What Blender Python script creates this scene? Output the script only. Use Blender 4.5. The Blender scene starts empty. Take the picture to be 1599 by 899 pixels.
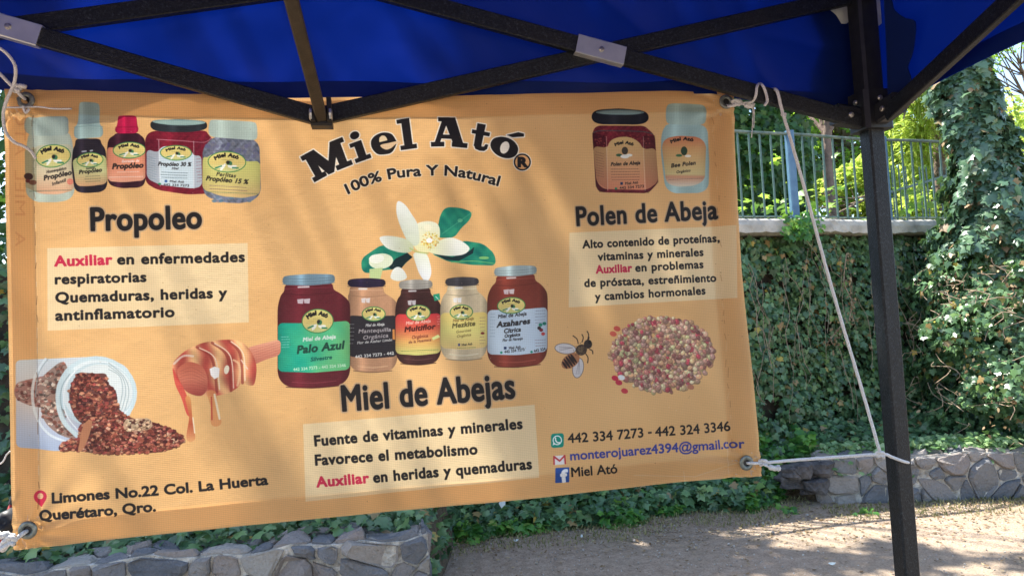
import bpy, math, random
import numpy as np

# ------------------------------------------------------------------ camera, world, sun, exposure
scn = bpy.context.scene
COL = scn.collection
random.seed(7)
RNG = np.random.default_rng(11)
F_PX, PITCH, ROLL, EYE = 1116.0, math.radians(2.91), math.radians(-3.07), 1.55
_cp, _sp = math.cos(PITCH), math.sin(PITCH)
FW = np.array([0, _cp, _sp]); _u = np.array([0, -_sp, _cp]); _r = np.array([1.0, 0, 0])
RT = math.cos(ROLL) * _r + math.sin(ROLL) * _u
UP = -math.sin(ROLL) * _r + math.cos(ROLL) * _u
CAM = np.array([0, 0, EYE])

cam_data = bpy.data.cameras.new('camera')
cam = bpy.data.objects.new('camera', cam_data); COL.objects.link(cam)
import mathutils
M3 = mathutils.Matrix(((RT[0], UP[0], -FW[0]), (RT[1], UP[1], -FW[1]), (RT[2], UP[2], -FW[2])))
cam.matrix_world = M3.to_4x4()
cam.location = CAM
cam_data.sensor_width = 36.0
cam_data.lens = F_PX / 1599.0 * 36.0
cam_data.clip_start = 0.02
cam_data.clip_end = 3000.0
scn.camera = cam

SUN_TO = np.array([-0.45, 0.30, 1.0]); SUN_TO /= np.linalg.norm(SUN_TO)
sun_data = bpy.data.lights.new('sun', 'SUN'); sun_data.energy = 5.0; sun_data.angle = math.radians(0.5)
sun_data.color = (1.0, 0.95, 0.86)
sun = bpy.data.objects.new('sun', sun_data); COL.objects.link(sun)
sun.rotation_mode = 'QUATERNION'
sun.rotation_quaternion = mathutils.Vector(SUN_TO).to_track_quat('Z', 'Y')
sun.location = (-4, 3, 12)

world = bpy.data.worlds.new("World"); scn.world = world; world.use_nodes = True
wn = world.node_tree; wn.nodes.clear()
sky = wn.nodes.new('ShaderNodeTexSky'); sky.sky_type = 'NISHITA'; sky.sun_disc = False
sky.sun_elevation = math.asin(SUN_TO[2]); sky.sun_rotation = math.atan2(SUN_TO[0], SUN_TO[1])
bg = wn.nodes.new('ShaderNodeBackground'); bg.inputs[1].default_value = 0.15
wo = wn.nodes.new('ShaderNodeOutputWorld')
wn.links.new(sky.outputs[0], bg.inputs[0]); wn.links.new(bg.outputs[0], wo.inputs[0])
scn.view_settings.view_transform = 'Standard'; scn.view_settings.look = 'None'
scn.view_settings.gamma = 1.0; scn.view_settings.use_curve_mapping = False
scn.view_settings.exposure = 1.55
scn.render.engine = 'CYCLES'
scn.cycles.max_bounces = 10; scn.cycles.diffuse_bounces = 5; scn.cycles.transmission_bounces = 6
scn.cycles.use_denoising = True

# ------------------------------------------------------------------ geometry helpers
def ray(x, y):
    return FW + RT * ((x - 799.5) / F_PX) - UP * ((y - 449.5) / F_PX)
def on_z(x, y, z=0.0):
    d = ray(x, y); return CAM + d * ((z - EYE) / d[2])
def at_y(x, y, Y):
    d = ray(x, y); return CAM + d * (Y / d[1])
YAW = math.radians(10.07)
E_ = np.array([math.cos(YAW), math.sin(YAW), 0.0])      # along the far side of the tent
N_ = np.array([-math.sin(YAW), math.cos(YAW), 0.0])     # away from the camera
Z_ = np.array([0, 0, 1.0])
P0 = np.array([-1.274, 1.823, 0.0])
def on_pl(x, y, off=0.0):
    d = ray(x, y); t = (np.dot(P0 - CAM, N_) + off) / np.dot(d, N_); return CAM + d * t

def vnoise(x, y, s=1.0, k=0.0):
    x = x * s + k; y = y * s + k * 1.7
    return (np.sin(x * 1.7 + np.sin(y * 1.3 + k) * 1.5) + np.sin(y * 2.1 + np.sin(x * 1.9) * 1.2 + k) +
            np.sin((x + y) * 1.1 + k * 2) + np.sin(x * 3.7 - y * 2.9 + k) * 0.5) / 3.5

def wloc(o):
    v = np.zeros(3)
    while o is not None:
        v += np.array(o.location); o = o.parent
    return v

def mk(name, verts, faces, mat=None, parent=None, smooth=False, uvs=None, base=None):
    """one mesh object; verts in world coordinates; base = where its origin stands"""
    verts = np.asarray(verts, dtype=np.float32).reshape(-1, 3)
    loc = np.array(base if base is not None else (wloc(parent) if parent else (0, 0, 0)), dtype=float)
    me = bpy.data.meshes.new(name)
    if isinstance(faces, np.ndarray):
        n, k = faces.shape
        me.vertices.add(len(verts)); me.vertices.foreach_set('co', (verts - loc).astype(np.float32).ravel())
        me.loops.add(n * k); me.loops.foreach_set('vertex_index', faces.astype(np.int32).ravel())
        me.polygons.add(n)
        me.polygons.foreach_set('loop_start', np.arange(0, n * k, k, dtype=np.int32))
        me.polygons.foreach_set('loop_total', np.full(n, k, dtype=np.int32))
        me.update(calc_edges=True)
    else:
        me.from_pydata([tuple(v) for v in (verts - loc)], [], [tuple(int(i) for i in f) for f in faces])
        me.update()
    if uvs is not None:
        uvl = me.uv_layers.new(name='UVMap')
        li = np.empty(len(me.loops), dtype=np.int32); me.loops.foreach_get('vertex_index', li)
        uvl.data.foreach_set('uv', np.asarray(uvs, dtype=np.float32)[li].ravel())
    if smooth:
        me.polygons.foreach_set('use_smooth', np.ones(len(me.polygons), dtype=bool))
    if mat is not None: me.materials.append(mat)
    o = bpy.data.objects.new(name, me); COL.objects.link(o)
    if parent is not None:
        o.parent = parent
        o.location = tuple(loc - wloc(parent))
    else:
        o.location = tuple(loc)
    return o

def tag(o, label=None, cat=None, group=None, kind=None):
    if label: o['label'] = label
    if cat: o['category'] = cat
    if group: o['group'] = group
    if kind: o['kind'] = kind
    return o
def empty(name, loc, label, cat, group=None):
    o = bpy.data.objects.new(name, None); COL.objects.link(o); o.location = tuple(float(v) for v in loc)
    o.empty_display_size = 0.1
    return tag(o, label, cat, group)

def nrm(v):
    v = np.asarray(v, float); return v / (np.linalg.norm(v) + 1e-12)

def bar_geo(p, q, w, h, up=(0, 0, 1), ch=0.15):
    """chamfered rectangular bar: h along up, w across"""
    p = np.asarray(p, float); q = np.asarray(q, float)
    d = nrm(q - p); up = np.asarray(up, float); up = nrm(up - d * np.dot(up, d)); s = np.cross(d, up)
    c = ch * min(w, h)
    a, b = w / 2, h / 2
    prof = [(-a + c, -b), (a - c, -b), (a, -b + c), (a, b - c), (a - c, b), (-a + c, b), (-a, b - c), (-a, -b + c)]
    V = [p + s * x + up * y for x, y in prof] + [q + s * x + up * y for x, y in prof]
    Fc = [(i, (i + 1) % 8, 8 + (i + 1) % 8, 8 + i) for i in range(8)] + [tuple(range(7, -1, -1)), tuple(range(8, 16))]
    return V, Fc

def join(geos):
    V, Fc = [], []
    for v, f in geos:
        k = len(V); V += list(v); Fc += [tuple(i + k for i in t) for t in f]
    return V, Fc

def smooth_path(pts, n=8):
    pts = [np.asarray(p, float) for p in pts]
    P = [2 * pts[0] - pts[1]] + pts + [2 * pts[-1] - pts[-2]]
    out = []
    for i in range(1, len(P) - 2):
        for k in range(n):
            t = k / n; a, b, c, d = P[i - 1], P[i], P[i + 1], P[i + 2]
            out.append(0.5 * ((2 * b) + (c - a) * t + (2 * a - 5 * b + 4 * c - d) * t * t + (3 * b - a - 3 * c + d) * t ** 3))
    out.append(P[-2]); return out

def tube_geo(pts, r, n=8, twist=0.0):
    pts = [np.asarray(p, float) for p in pts]; m = len(pts)
    rad = r if hasattr(r, '__len__') else [r] * m
    V, Fc = [], []; ref = None
    for i, p in enumerate(pts):
        d = nrm(pts[min(i + 1, m - 1)] - pts[max(i - 1, 0)])
        if ref is None: ref = np.array([0, 0, 1.0]) if abs(d[2]) < 0.9 else np.array([1.0, 0, 0])
        a = nrm(ref - d * np.dot(ref, d)); ref = a; b = np.cross(d, a)
        for k in range(n):
            t = 2 * math.pi * k / n + twist * i
            V.append(p + (a * math.cos(t) + b * math.sin(t)) * rad[i])
    for i in range(m - 1):
        for k in range(n):
            Fc.append((i * n + k, i * n + (k + 1) % n, (i + 1) * n + (k + 1) % n, (i + 1) * n + k))
    Fc.append(tuple(range(n - 1, -1, -1))); Fc.append(tuple((m - 1) * n + k for k in range(n)))
    return V, Fc

def disc_geo(c, ax, r, t, n=14, dome=0.4):
    """a bolt or rivet head: short cylinder along ax with a domed top"""
    c = np.asarray(c, float); ax = nrm(ax)
    return tube_geo([c, c + ax * t * (1 - dome), c + ax * t * 0.9, c + ax * t], [r, r, r * 0.75, r * 0.2], n)

def ring_geo(c, ax, R, r, n=24, m=8, flat=0.5):
    c = np.asarray(c, float); ax = nrm(ax); a = nrm(np.cross(ax, (0.3, 0.2, 1))); b = np.cross(ax, a)
    V, Fc = [], []
    for i in range(n):
        t = 2 * math.pi * i / n; d = a * math.cos(t) + b * math.sin(t)
        for k in range(m):
            u = 2 * math.pi * k / m
            V.append(c + d * (R + r * math.cos(u)) + ax * r * flat * math.sin(u))
    for i in range(n):
        for k in range(m):
            Fc.append((i * m + k, ((i + 1) % n) * m + k, ((i + 1) % n) * m + (k + 1) % m, i * m + (k + 1) % m))
    return V, Fc

# ------------------------------------------------------------------ material helpers
def new_mat(name):
    m = bpy.data.materials.new(name); m.use_nodes = True; nt = m.node_tree; nt.nodes.clear()
    out = nt.nodes.new('ShaderNodeOutputMaterial'); return m, nt, out
def lin(c):
    c = np.array(c, float) / 255.0
    return tuple(np.where(c <= 0.04045, c / 12.92, ((c + 0.055) / 1.055) ** 2.4)) + (1.0,)
def ramp(nt, stops, fac):
    r = nt.nodes.new('ShaderNodeValToRGB'); e = r.color_ramp.elements
    while len(e) < len(stops): e.new(0.5)
    for el, (p, c) in zip(e, stops):
        el.position = p; el.color = c if len(c) == 4 else tuple(c) + (1.0,)
    nt.links.new(fac, r.inputs[0]); return r.outputs[0]
def noise(nt, scale, detail=4.0, vec=None, rough=0.55, dist=0.0):
    n = nt.nodes.new('ShaderNodeTexNoise'); n.inputs['Scale'].default_value = scale
    n.inputs['Detail'].default_value = detail; n.inputs['Roughness'].default_value = rough
    n.inputs['Distortion'].default_value = dist
    if vec is None:
        g = nt.nodes.new('ShaderNodeNewGeometry'); vec = g.outputs['Position']
    nt.links.new(vec, n.inputs['Vector']); return n.outputs[0]
def mixc(nt, fac, a, b, mode='MIX'):
    m = nt.nodes.new('ShaderNodeMix'); m.data_type = 'RGBA'; m.blend_type = mode
    for sock, val in ((m.inputs[0], fac), (m.inputs[6], a), (m.inputs[7], b)):
        if hasattr(val, 'is_linked') or isinstance(val, bpy.types.NodeSocket): nt.links.new(val, sock)
        else: sock.default_value = val
    return m.outputs[2]
def bump(nt, height, strength, dist=0.01, nrm_in=None):
    b = nt.nodes.new('ShaderNodeBump'); b.inputs['Strength'].default_value = strength
    b.inputs['Distance'].default_value = dist; nt.links.new(height, b.inputs['Height'])
    if nrm_in is not None: nt.links.new(nrm_in, b.inputs['Normal'])
    return b.outputs[0]
def bsdf(nt, out, col, rough=0.6, spec=0.5, metal=0.0, normal=None, link=True):
    p = nt.nodes.new('ShaderNodeBsdfPrincipled')
    if isinstance(col, bpy.types.NodeSocket): nt.links.new(col, p.inputs['Base Color'])
    else: p.inputs['Base Color'].default_value = col
    if isinstance(rough, bpy.types.NodeSocket): nt.links.new(rough, p.inputs['Roughness'])
    else: p.inputs['Roughness'].default_value = rough
    p.inputs['Specular IOR Level'].default_value = spec; p.inputs['Metallic'].default_value = metal
    if normal is not None: nt.links.new(normal, p.inputs['Normal'])
    if link: nt.links.new(p.outputs[0], out.inputs[0])
    return p
def translucent_mix(nt, out, p, col, fac, normal=None):
    t = nt.nodes.new('ShaderNodeBsdfTranslucent')
    if isinstance(col, bpy.types.NodeSocket): nt.links.new(col, t.inputs[0])
    else: t.inputs[0].default_value = col
    if normal is not None: nt.links.new(normal, t.inputs['Normal'])
    mx = nt.nodes.new('ShaderNodeMixShader')
    if isinstance(fac, bpy.types.NodeSocket): nt.links.new(fac, mx.inputs[0])
    else: mx.inputs[0].default_value = fac
    nt.links.new(p.outputs[0], mx.inputs[1]); nt.links.new(t.outputs[0], mx.inputs[2])
    nt.links.new(mx.outputs[0], out.inputs[0])

def leaf_mat(name, stops, trans=0.35, rough=0.42, tcol=(0.25, 0.42, 0.04, 1), spec=0.5, tmix=0.6):
    m, nt, out = new_mat(name)
    g = nt.nodes.new('ShaderNodeNewGeometry')
    c = ramp(nt, stops, g.outputs['Random Per Island'])
    n = noise(nt, 1.3, 2.0)
    c = mixc(nt, n, c, mixc(nt, 0.5, c, (0.9, 1.0, 0.75, 1), 'MULTIPLY'))
    p = bsdf(nt, out, c, rough, spec)
    tc = mixc(nt, tmix, c, tcol)
    translucent_mix(nt, out, p, tc, trans)
    return m

def simple_mat(name, c1, c2, scale=20, rough=0.7, bstr=0.3, bscale=None, bdist=0.004, spec=0.4, metal=0.0, detail=6):
    m, nt, out = new_mat(name)
    tc = nt.nodes.new('ShaderNodeTexCoord')
    n = noise(nt, scale, detail, tc.outputs['Object'])
    c = ramp(nt, [(0.3, c1), (0.7, c2)], n)
    bn = noise(nt, bscale or scale * 3, 4.0, tc.outputs['Object'])
    bsdf(nt, out, c, rough, spec, metal, bump(nt, bn, bstr, bdist))
    return m
# ------------------------------------------------------------------ the banner's print: a small vector painter
BW, BH = 2320, 1400                      # print resolution
S0, S1, ZT, ZB = -0.02, 2.06, 2.27, 1.02   # extent of the print along the banner (m) and in height
def to_tex(x, y):
    """point of the print seen at (x, y) of the layout -> print pixel (through the banner's plane)"""
    x = np.asarray(x, float); y = np.asarray(y, float)
    d = FW + ((x - 799.5) / F_PX)[..., None] * RT - ((y - 449.5) / F_PX)[..., None] * UP
    t = np.dot(P0 - CAM, N_) / (d @ N_)
    p = CAM + d * t[..., None]
    s = (p - P0) @ E_
    return (s - S0) / (S1 - S0) * BW, (ZT - p[..., 2]) / (ZT - ZB) * BH
_tx, _ty = np.meshgrid((np.arange(BW) + 0.5) / BW * (S1 - S0) + S0, ZT - (np.arange(BH) + 0.5) / BH * (ZT - ZB))
_P = (P0[None, None, :] + _tx[..., None] * E_ + np.array([0, 0, 1.0]) * _ty[..., None]) - CAM
_w = _P @ FW
LX = (799.5 + F_PX * (_P @ RT) / _w).astype(np.float32)     # layout coordinates of every print pixel
LY = (449.5 - F_PX * (_P @ UP) / _w).astype(np.float32)
del _P, _w
ART = np.zeros((BH, BW, 3), np.float32)
ART[:] = (233, 179, 112)
_n = vnoise(LX / 90, LY / 70, 1.0, 2.0)[..., None]
ART += _n * np.array([4, 5, 5], np.float32)

def cover(contours, rule='nz', ss=3):
    """antialiased coverage of closed contours (print pixels) -> (x0, y0, array)"""
    al = np.concatenate(contours)
    x0 = max(0, int(al[:, 0].min()) - 1); x1 = min(BW, int(al[:, 0].max()) + 2)
    y0 = max(0, int(al[:, 1].min()) - 1); y1 = min(BH, int(al[:, 1].max()) + 2)
    if x1 <= x0 or y1 <= y0: return None
    w, h = (x1 - x0) * ss, (y1 - y0) * ss
    A = np.concatenate([c for c in contours]); B = np.concatenate([np.roll(c, -1, 0) for c in contours])
    off = np.array([x0, y0]); A = (A - off) * ss; B = (B - off) * ss
    up = A[:, 1] > B[:, 1]; sg = np.where(up, -1, 1)
    lo = np.where(up[:, None], B, A); hi = np.where(up[:, None], A, B)
    r0 = np.clip(np.ceil(lo[:, 1] - 0.5), 0, h).astype(int); r1 = np.clip(np.ceil(hi[:, 1] - 0.5), 0, h).astype(int)
    cnt = np.maximum(r1 - r0, 0); tot = cnt.sum()
    if tot == 0: return None
    idx = np.repeat(np.arange(len(cnt)), cnt)
    rows = np.arange(tot) - np.repeat(np.cumsum(cnt) - cnt, cnt) + r0[idx]
    sl = (hi[:, 0] - lo[:, 0]) / np.maximum(hi[:, 1] - lo[:, 1], 1e-9)
    xs = lo[idx, 0] + (rows + 0.5 - lo[idx, 1]) * sl[idx]
    cols = np.clip(np.ceil(xs - 0.5), 0, w).astype(int)
    acc = np.zeros((h, w + 1), np.int32); np.add.at(acc, (rows, cols), sg[idx])
    acc = np.cumsum(acc, 1)[:, :w]
    ins = (acc != 0) if rule == 'nz' else (acc & 1) == 1
    return x0, y0, ins.reshape(h // ss, ss, w // ss, ss).mean((1, 3)).astype(np.float32)

def blend(cv, col, alpha=1.0):
    if cv is None: return
    x0, y0, c = cv; h, w = c.shape
    sl = (slice(y0, y0 + h), slice(x0, x0 + w))
    if callable(col): col = col(LX[sl], LY[sl])
    a = (c * alpha)[..., None]
    ART[sl] = ART[sl] * (1 - a) + np.asarray(col, np.float32) * a

def T(pts):
    pts = np.asarray(pts, float); x, y = to_tex(pts[:, 0], pts[:, 1]); return np.stack([x, y], 1)
def curve(pts, n=6, closed=True):
    pts = [np.array(p, float) for p in pts]; m = len(pts); out = []
    for i in range(m if closed else m - 1):
        a, b, c, d = ((pts[(i - 1) % m], pts[i], pts[(i + 1) % m], pts[(i + 2) % m]) if closed else
                      (pts[max(i - 1, 0)], pts[i], pts[i + 1], pts[min(i + 2, m - 1)]))
        for k in range(n):
            t = k / n
            out.append(0.5 * (2 * b + (c - a) * t + (2 * a - 5 * b + 4 * c - d) * t * t + (3 * b - a - 3 * c + d) * t ** 3))
    if not closed: out.append(pts[-1])
    return np.array(out)
def rounded(pts, cut=4.5):
    """corners rounded by cutting them three times"""
    p = np.array(pts, float)
    for c in (cut, cut * .4, cut * .16):
        q = []
        for i in range(len(p)):
            a, b = p[i], p[(i + 1) % len(p)]; L = np.hypot(*(b - a)) + 1e-9; f = min(.27, c / L)
            q += [a + (b - a) * f, b - (b - a) * f]
        p = np.array(q)
    return p
def poly(pts, col, alpha=1.0, soft=False):
    blend(cover([T(curve(pts) if soft else (rounded(pts) if callable(col) else pts))]), col, alpha)
def ell_pts(cx, cy, rx, ry, rot=0, n=28):
    t = np.linspace(0, 2 * np.pi, n, endpoint=False); c, s = math.cos(rot), math.sin(rot)
    x, y = rx * np.cos(t), ry * np.sin(t); return np.stack([cx + x * c - y * s, cy + x * s + y * c], 1)
def ell(cx, cy, rx, ry, col, rot=0, alpha=1.0, n=28): blend(cover([T(ell_pts(cx, cy, rx, ry, rot, n))]), col, alpha)
_DISC = np.stack([np.cos(np.linspace(0, 2 * np.pi, 9)[:-1]), np.sin(np.linspace(0, 2 * np.pi, 9)[:-1])], 1)
def stroke_cont(pt, w, closed=False):
    """contours (print px) of a thick line of width w through print-pixel points"""
    out = []; m = len(pt)
    for i in range(m): out.append(pt[i] + _DISC * (w / 2))
    for i in range(m if closed else m - 1):
        a, b = pt[i], pt[(i + 1) % m]; d = b - a; L = np.hypot(*d)
        if L < 1e-6: continue
        nn = np.array([d[1], -d[0]]) / L * (w / 2)
        out.append(np.array([a + nn, b + nn, b - nn, a - nn]))
    return out
K = 2.0                                     # print pixels per layout pixel, about
def line(pts, w, col, alpha=1.0, soft=True, closed=False):
    p = T(curve(pts, 6, closed) if soft and len(pts) > 2 else pts)
    blend(cover(stroke_cont(p, w * K, closed)), col, alpha)

# glyph outlines from the built-in font
_fc = bpy.data.curves.new('glyphs', 'FONT'); _fo = bpy.data.objects.new('glyphs', _fc); COL.objects.link(_fo)
_gc = {}
def glyph(ch):
    if ch in _gc: return _gc[ch]
    def dims(s):
        _fc.body = s; bpy.context.view_layer.update()
        return _fo.to_curve(bpy.context.evaluated_depsgraph_get())
    cv = dims(ch); cont = []
    for s in cv.splines:
        bp = s.bezier_points; n = len(bp); pts = []
        for i in range(n):
            a, b = bp[i], bp[(i + 1) % n]
            p0, p1, p2, p3 = (np.array(v[:2]) for v in (a.co, a.handle_right, b.handle_left, b.co))
            straight = np.linalg.norm(p1 - p0 - (p3 - p0) * (np.dot(p1 - p0, p3 - p0) / (np.dot(p3 - p0, p3 - p0) + 1e-12))) < 1e-3 and \
                np.linalg.norm(p2 - p0 - (p3 - p0) * (np.dot(p2 - p0, p3 - p0) / (np.dot(p3 - p0, p3 - p0) + 1e-12))) < 1e-3
            for k in range(1 if straight else 5):
                t = k / (1 if straight else 5)
                pts.append((1 - t) ** 3 * p0 + 3 * (1 - t) ** 2 * t * p1 + 3 * (1 - t) * t * t * p2 + t ** 3 * p3)
        cont.append(np.array(pts))
    _fo.to_curve_clear()
    if not cont: _gc[ch] = ([], 0.3); return _gc[ch]
    dims(ch + ch); xs = [p.co[0] for s in _fo.to_curve(bpy.context.evaluated_depsgraph_get()).splines for p in s.bezier_points]
    adv = max(xs) - max(c[:, 0].max() for c in cont); _fo.to_curve_clear()
    _gc[ch] = (cont, adv); return _gc[ch]
CAPH = 0.69
def text(s, base, h, col=(28, 24, 24), bold=0.0, halo=None, shear=0.0, alpha=1.0, h1=None, flip=False, track=0.0, halow=0.16):
    """set s along the base line (layout points); the width is fitted to it; h = cap height in layout pixels"""
    base = curve(base, 8, False) if len(base) > 2 else np.array(base, float)
    seg = np.hypot(*np.diff(base, axis=0).T); cum = np.concatenate([[0], np.cumsum(seg)]); tot = cum[-1]
    x = 0.0; items = []
    for ch in s:
        c, adv = glyph(ch); items.append((x, c)); x += adv + track
    ink0 = min((xx + min(k[:, 0].min() for k in c)) for xx, c in items if c)
    ink1 = max((xx + max(k[:, 0].max() for k in c)) for xx, c in items if c)
    allc = []
    for xx, c in items:
        for k in c:
            u = (k[:, 0] + xx + shear * k[:, 1] * 0.0 - ink0) / (ink1 - ink0); v = k[:, 1] / CAPH
            if flip: u = 1 - u
            hh = h + ((h1 if h1 is not None else h) - h) * u
            g = u * tot + shear * v * hh
            gi = np.clip(np.searchsorted(cum, g, 'right') - 1, 0, len(seg) - 1)
            f = (g - cum[gi]) / seg[gi]
            a = base[gi]; b = base[gi + 1]; p = a + (b - a) * f[:, None]
            d = (b - a) / seg[gi][:, None]
            nn = np.stack([d[:, 1], -d[:, 0]], 1)
            allc.append(T(p + nn * (v * hh)[:, None]))
    if halo is not None:
        st = []
        for c in allc: st += stroke_cont(c, (bold * 2 + halow * 2) * h * K, True)
        blend(cover(st), halo, alpha)
        blend(cover(allc, 'eo'), halo, alpha)
    cv = cover(allc, 'eo')
    if bold > 0:
        st = []
        for c in allc: st += stroke_cont(c, bold * h * K * 2, True)
        c2 = cover(st)
        x0 = min(cv[0], c2[0]); y0 = min(cv[1], c2[1])
        x1 = max(cv[0] + cv[2].shape[1], c2[0] + c2[2].shape[1]); y1 = max(cv[1] + cv[2].shape[0], c2[1] + c2[2].shape[0])
        m = np.zeros((y1 - y0, x1 - x0), np.float32)
        for (a, b, c) in (cv, c2):
            sl = (slice(b - y0, b - y0 + c.shape[0]), slice(a - x0, a - x0 + c.shape[1])); m[sl] = np.maximum(m[sl], c)
        cv = (x0, y0, m)
    blend(cv, col, alpha)

INK = (30, 27, 28); RED = (205, 38, 70); HALO = (196, 160, 120)
def vgrad(y0, y1, stops):
    st = np.array([s[1] for s in stops], float); ps = [s[0] for s in stops]
    def f(X, Y):
        t = np.clip((Y - y0) / (y1 - y0), 0, 1); return np.stack([np.interp(t, ps, st[:, i]) for i in range(3)], -1)
    return f
def hshade(x0, x1, col, edge=0.55, hi=0.18, hx=0.28, mott=0.0, k=0.0):
    """printed picture of a round jar: darker rims, one bright band"""
    col = np.array(col, float)
    def f(X, Y):
        t = (X - x0) / (x1 - x0)
        s = 1 - (1 - edge) * np.clip(np.abs(t - 0.5) * 2, 0, 1) ** 3 + hi * np.exp(-((t - hx) / 0.07) ** 2) + hi * .5 * np.exp(-((t - .84) / 0.04) ** 2) - .10 * np.exp(-((t - .55) / .16) ** 2) + .018 * vnoise(X, Y, .9, x0)
        c = col * s[..., None]
        if mott: c = c * (1 + mott * vnoise(X, Y, 0.35, k)[..., None])
        return np.clip(c, 0, 255)
    return f
def lab(x0, x1, f0):
    """label colour with the faint round shading of the printed jar"""
    def f(X, Y):
        c = f0(X, Y) if callable(f0) else np.broadcast_to(np.array(f0, float), X.shape + (3,))
        t = np.clip(np.abs((X - x0) / (x1 - x0) - 0.5) * 2, 0, 1)
        return c * (1 - 0.25 * t ** 4)[..., None]
    return f

def emblem(cx, cy, rx, ry, rot=-0.04):
    ell(cx, cy, rx + 1.2, ry + 1.2, (60, 130, 70), rot)
    ell(cx, cy, rx - 0.2, ry - 0.2, vgrad(cy - ry, cy + ry, [(0, (225, 214, 120)), (0.55, (222, 196, 110)), (1, (200, 205, 130))]), rot)
    text("Miel Ató", [(cx - rx * .62, cy - ry * .18), (cx - rx * .3, cy - ry * .45), (cx + rx * .05, cy - ry * .53), (cx + rx * .6, cy - ry * .28)], ry * .36, INK, 0.09)
    line([(cx - rx * .3, cy - ry * .2), (cx + rx * .35, cy - ry * .2)], 0.5, (110, 100, 70), .7)
    ell(cx + rx * .12, cy + ry * .12, rx * .17, ry * .24, (60, 120, 80), 0.3)
    ell(cx + rx * .05, cy + ry * .05, rx * .1, ry * .18, (40, 40, 36), 0.3)
    for a in (2.4, 3.1, 0.6, 0.1): ell(cx + rx * .3 * math.cos(a), cy + ry * (.45 + .12 * math.sin(a)), rx * .24, ry * .13, (236, 236, 220), a - .2)
    line([(cx - rx * .62, cy + ry * .62), (cx - rx * .3, cy + ry * .42)], ry * .14, (50, 130, 90))
    line([(cx + rx * .3, cy + ry * .6), (cx + rx * .6, cy + ry * .62)], ry * .14, (50, 130, 90))

def small(s, x0, y0, x1, y1, h, col=INK, bold=.06, alpha=.9, shear=.25): text(s, [(x0, y0), (x1, y1)], h, col, bold * .75, None, shear, alpha, track=.03)
def fine(x0, x1, y, n, dy, col=(90, 90, 90), slope=-.05, seed=0):
    """rows of tiny print, too small to read"""
    r = random.Random(seed)
    for i in range(n):
        x = x0 + r.uniform(0, 2); yy = y + dy * i
        while x < x1 - 1:
            w = r.uniform(1.2, 4); e = min(x + w, x1)
            line([(x, yy + slope * (x - x0)), (e, yy + slope * (e - x0))], 0.8, col, .75, False); x += w + 1.1

# --- five propolis products, top left
CAPC = (176, 196, 184)
# small white bottle
poly([(41, 214), (44, 205), (104, 204), (111, 214), (114, 250), (115, 300), (107, 311), (90, 315), (54, 315), (40, 305), (38, 260)], hshade(36, 118, (190, 204, 186), .8, .06), soft=False)
poly([(36, 182), (106, 181), (107, 210), (60, 212), (37, 207)], hshade(34, 110, CAPC, .8, .1))
for i in range(14): line([(38 + i * 5, 184), (38.5 + i * 5, 208)], .8, (150, 172, 160), .5, False)
poly([(38, 232), (60, 226), (110, 224), (115, 296), (90, 303), (60, 302), (39, 290)], lab(36, 118, vgrad(225, 300, [(0, (205, 203, 168)), (.6, (218, 200, 160)), (1, (226, 170, 130))])))
poly([(38, 234), (54, 230), (55, 300), (39, 292)], (150, 150, 118), .8)
emblem(81, 243, 27, 17, -.1)
ell(43, 275, 6, 5.5, (60, 40, 38)); ell(49, 284, 6, 4, (110, 70, 52)); ell(42, 282, 3, 3, (90, 40, 40)); ell(108, 283, 5, 5, (220, 110, 90), alpha=.8)
small("Homeopático", 71, 270, 102, 264, 4.5); small("Propóleo", 67, 281, 110, 272, 7.5, bold=.09); small("Infantil", 80, 289, 101, 283, 5)
fine(44, 110, 298, 1, 3, (60, 90, 70), -.03, 1)
# dropper bottle
poly([(112, 232), (116, 226), (117, 216), (156, 216), (157, 224), (164, 232), (166, 290), (158, 299), (128, 301), (115, 297), (110, 260)], hshade(108, 168, (38, 32, 42), .7, .5, .3))
poly([(123, 162), (127, 159), (151, 160), (155, 164), (154, 194), (160, 198), (160, 214), (115, 217), (115, 199), (121, 194)], hshade(112, 162, (166, 196, 190), .8, .12))
line([(115, 199), (138, 196), (160, 197)], .8, (120, 150, 150), .8)
poly([(111, 247), (164, 241), (166, 286), (140, 290), (117, 290)], lab(108, 168, vgrad(240, 290, [(0, (196, 202, 120)), (.5, (206, 206, 140)), (1, (216, 160, 112))])))
emblem(139, 249, 20, 10.5, -.06)
small("Extracto", 133, 264, 146, 262, 3); small("Propóleo", 122, 271, 157, 267, 6, bold=.08); fine(130, 156, 275, 3, 4, (70, 90, 60), -.05, 2)
for x, y, w in ((127, 236, 6), (140, 235, 3)): line([(x, y), (x + w, y - .6)], 2.2, (190, 195, 205), .9, False)
# red-capped bottle
poly([(168, 216), (177, 211), (180, 207), (214, 207), (218, 210), (226, 217), (226, 284), (219, 292), (185, 293), (167, 287), (165, 240)], hshade(164, 228, (58, 26, 38), .7, .5, .3))
poly([(183, 182), (186, 180), (211, 180), (213, 184), (214, 197), (216, 200), (214, 208), (180, 208), (178, 200), (182, 196)], hshade(177, 217, (196, 24, 70), .75, .2, .4))
line([(179, 198), (215, 198)], .8, (130, 10, 40), .8, False)
poly([(166, 229), (175, 230), (226, 230), (226, 281), (190, 284), (166, 282)], lab(164, 228, vgrad(228, 284, [(0, (236, 140, 104)), (.6, (240, 150, 112)), (1, (238, 166, 132))])))
emblem(201, 234, 25, 12, -.02)
small("Extracto de", 189, 253, 216, 252, 3.8, (245, 240, 235)); small("Propóleo", 174, 263, 222, 261, 8, bold=.1)
fine(181, 218, 268, 1, 3, (246, 240, 230), -.02, 3); fine(168, 222, 276, 1, 3, (246, 236, 226), -.02, 4)
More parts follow.
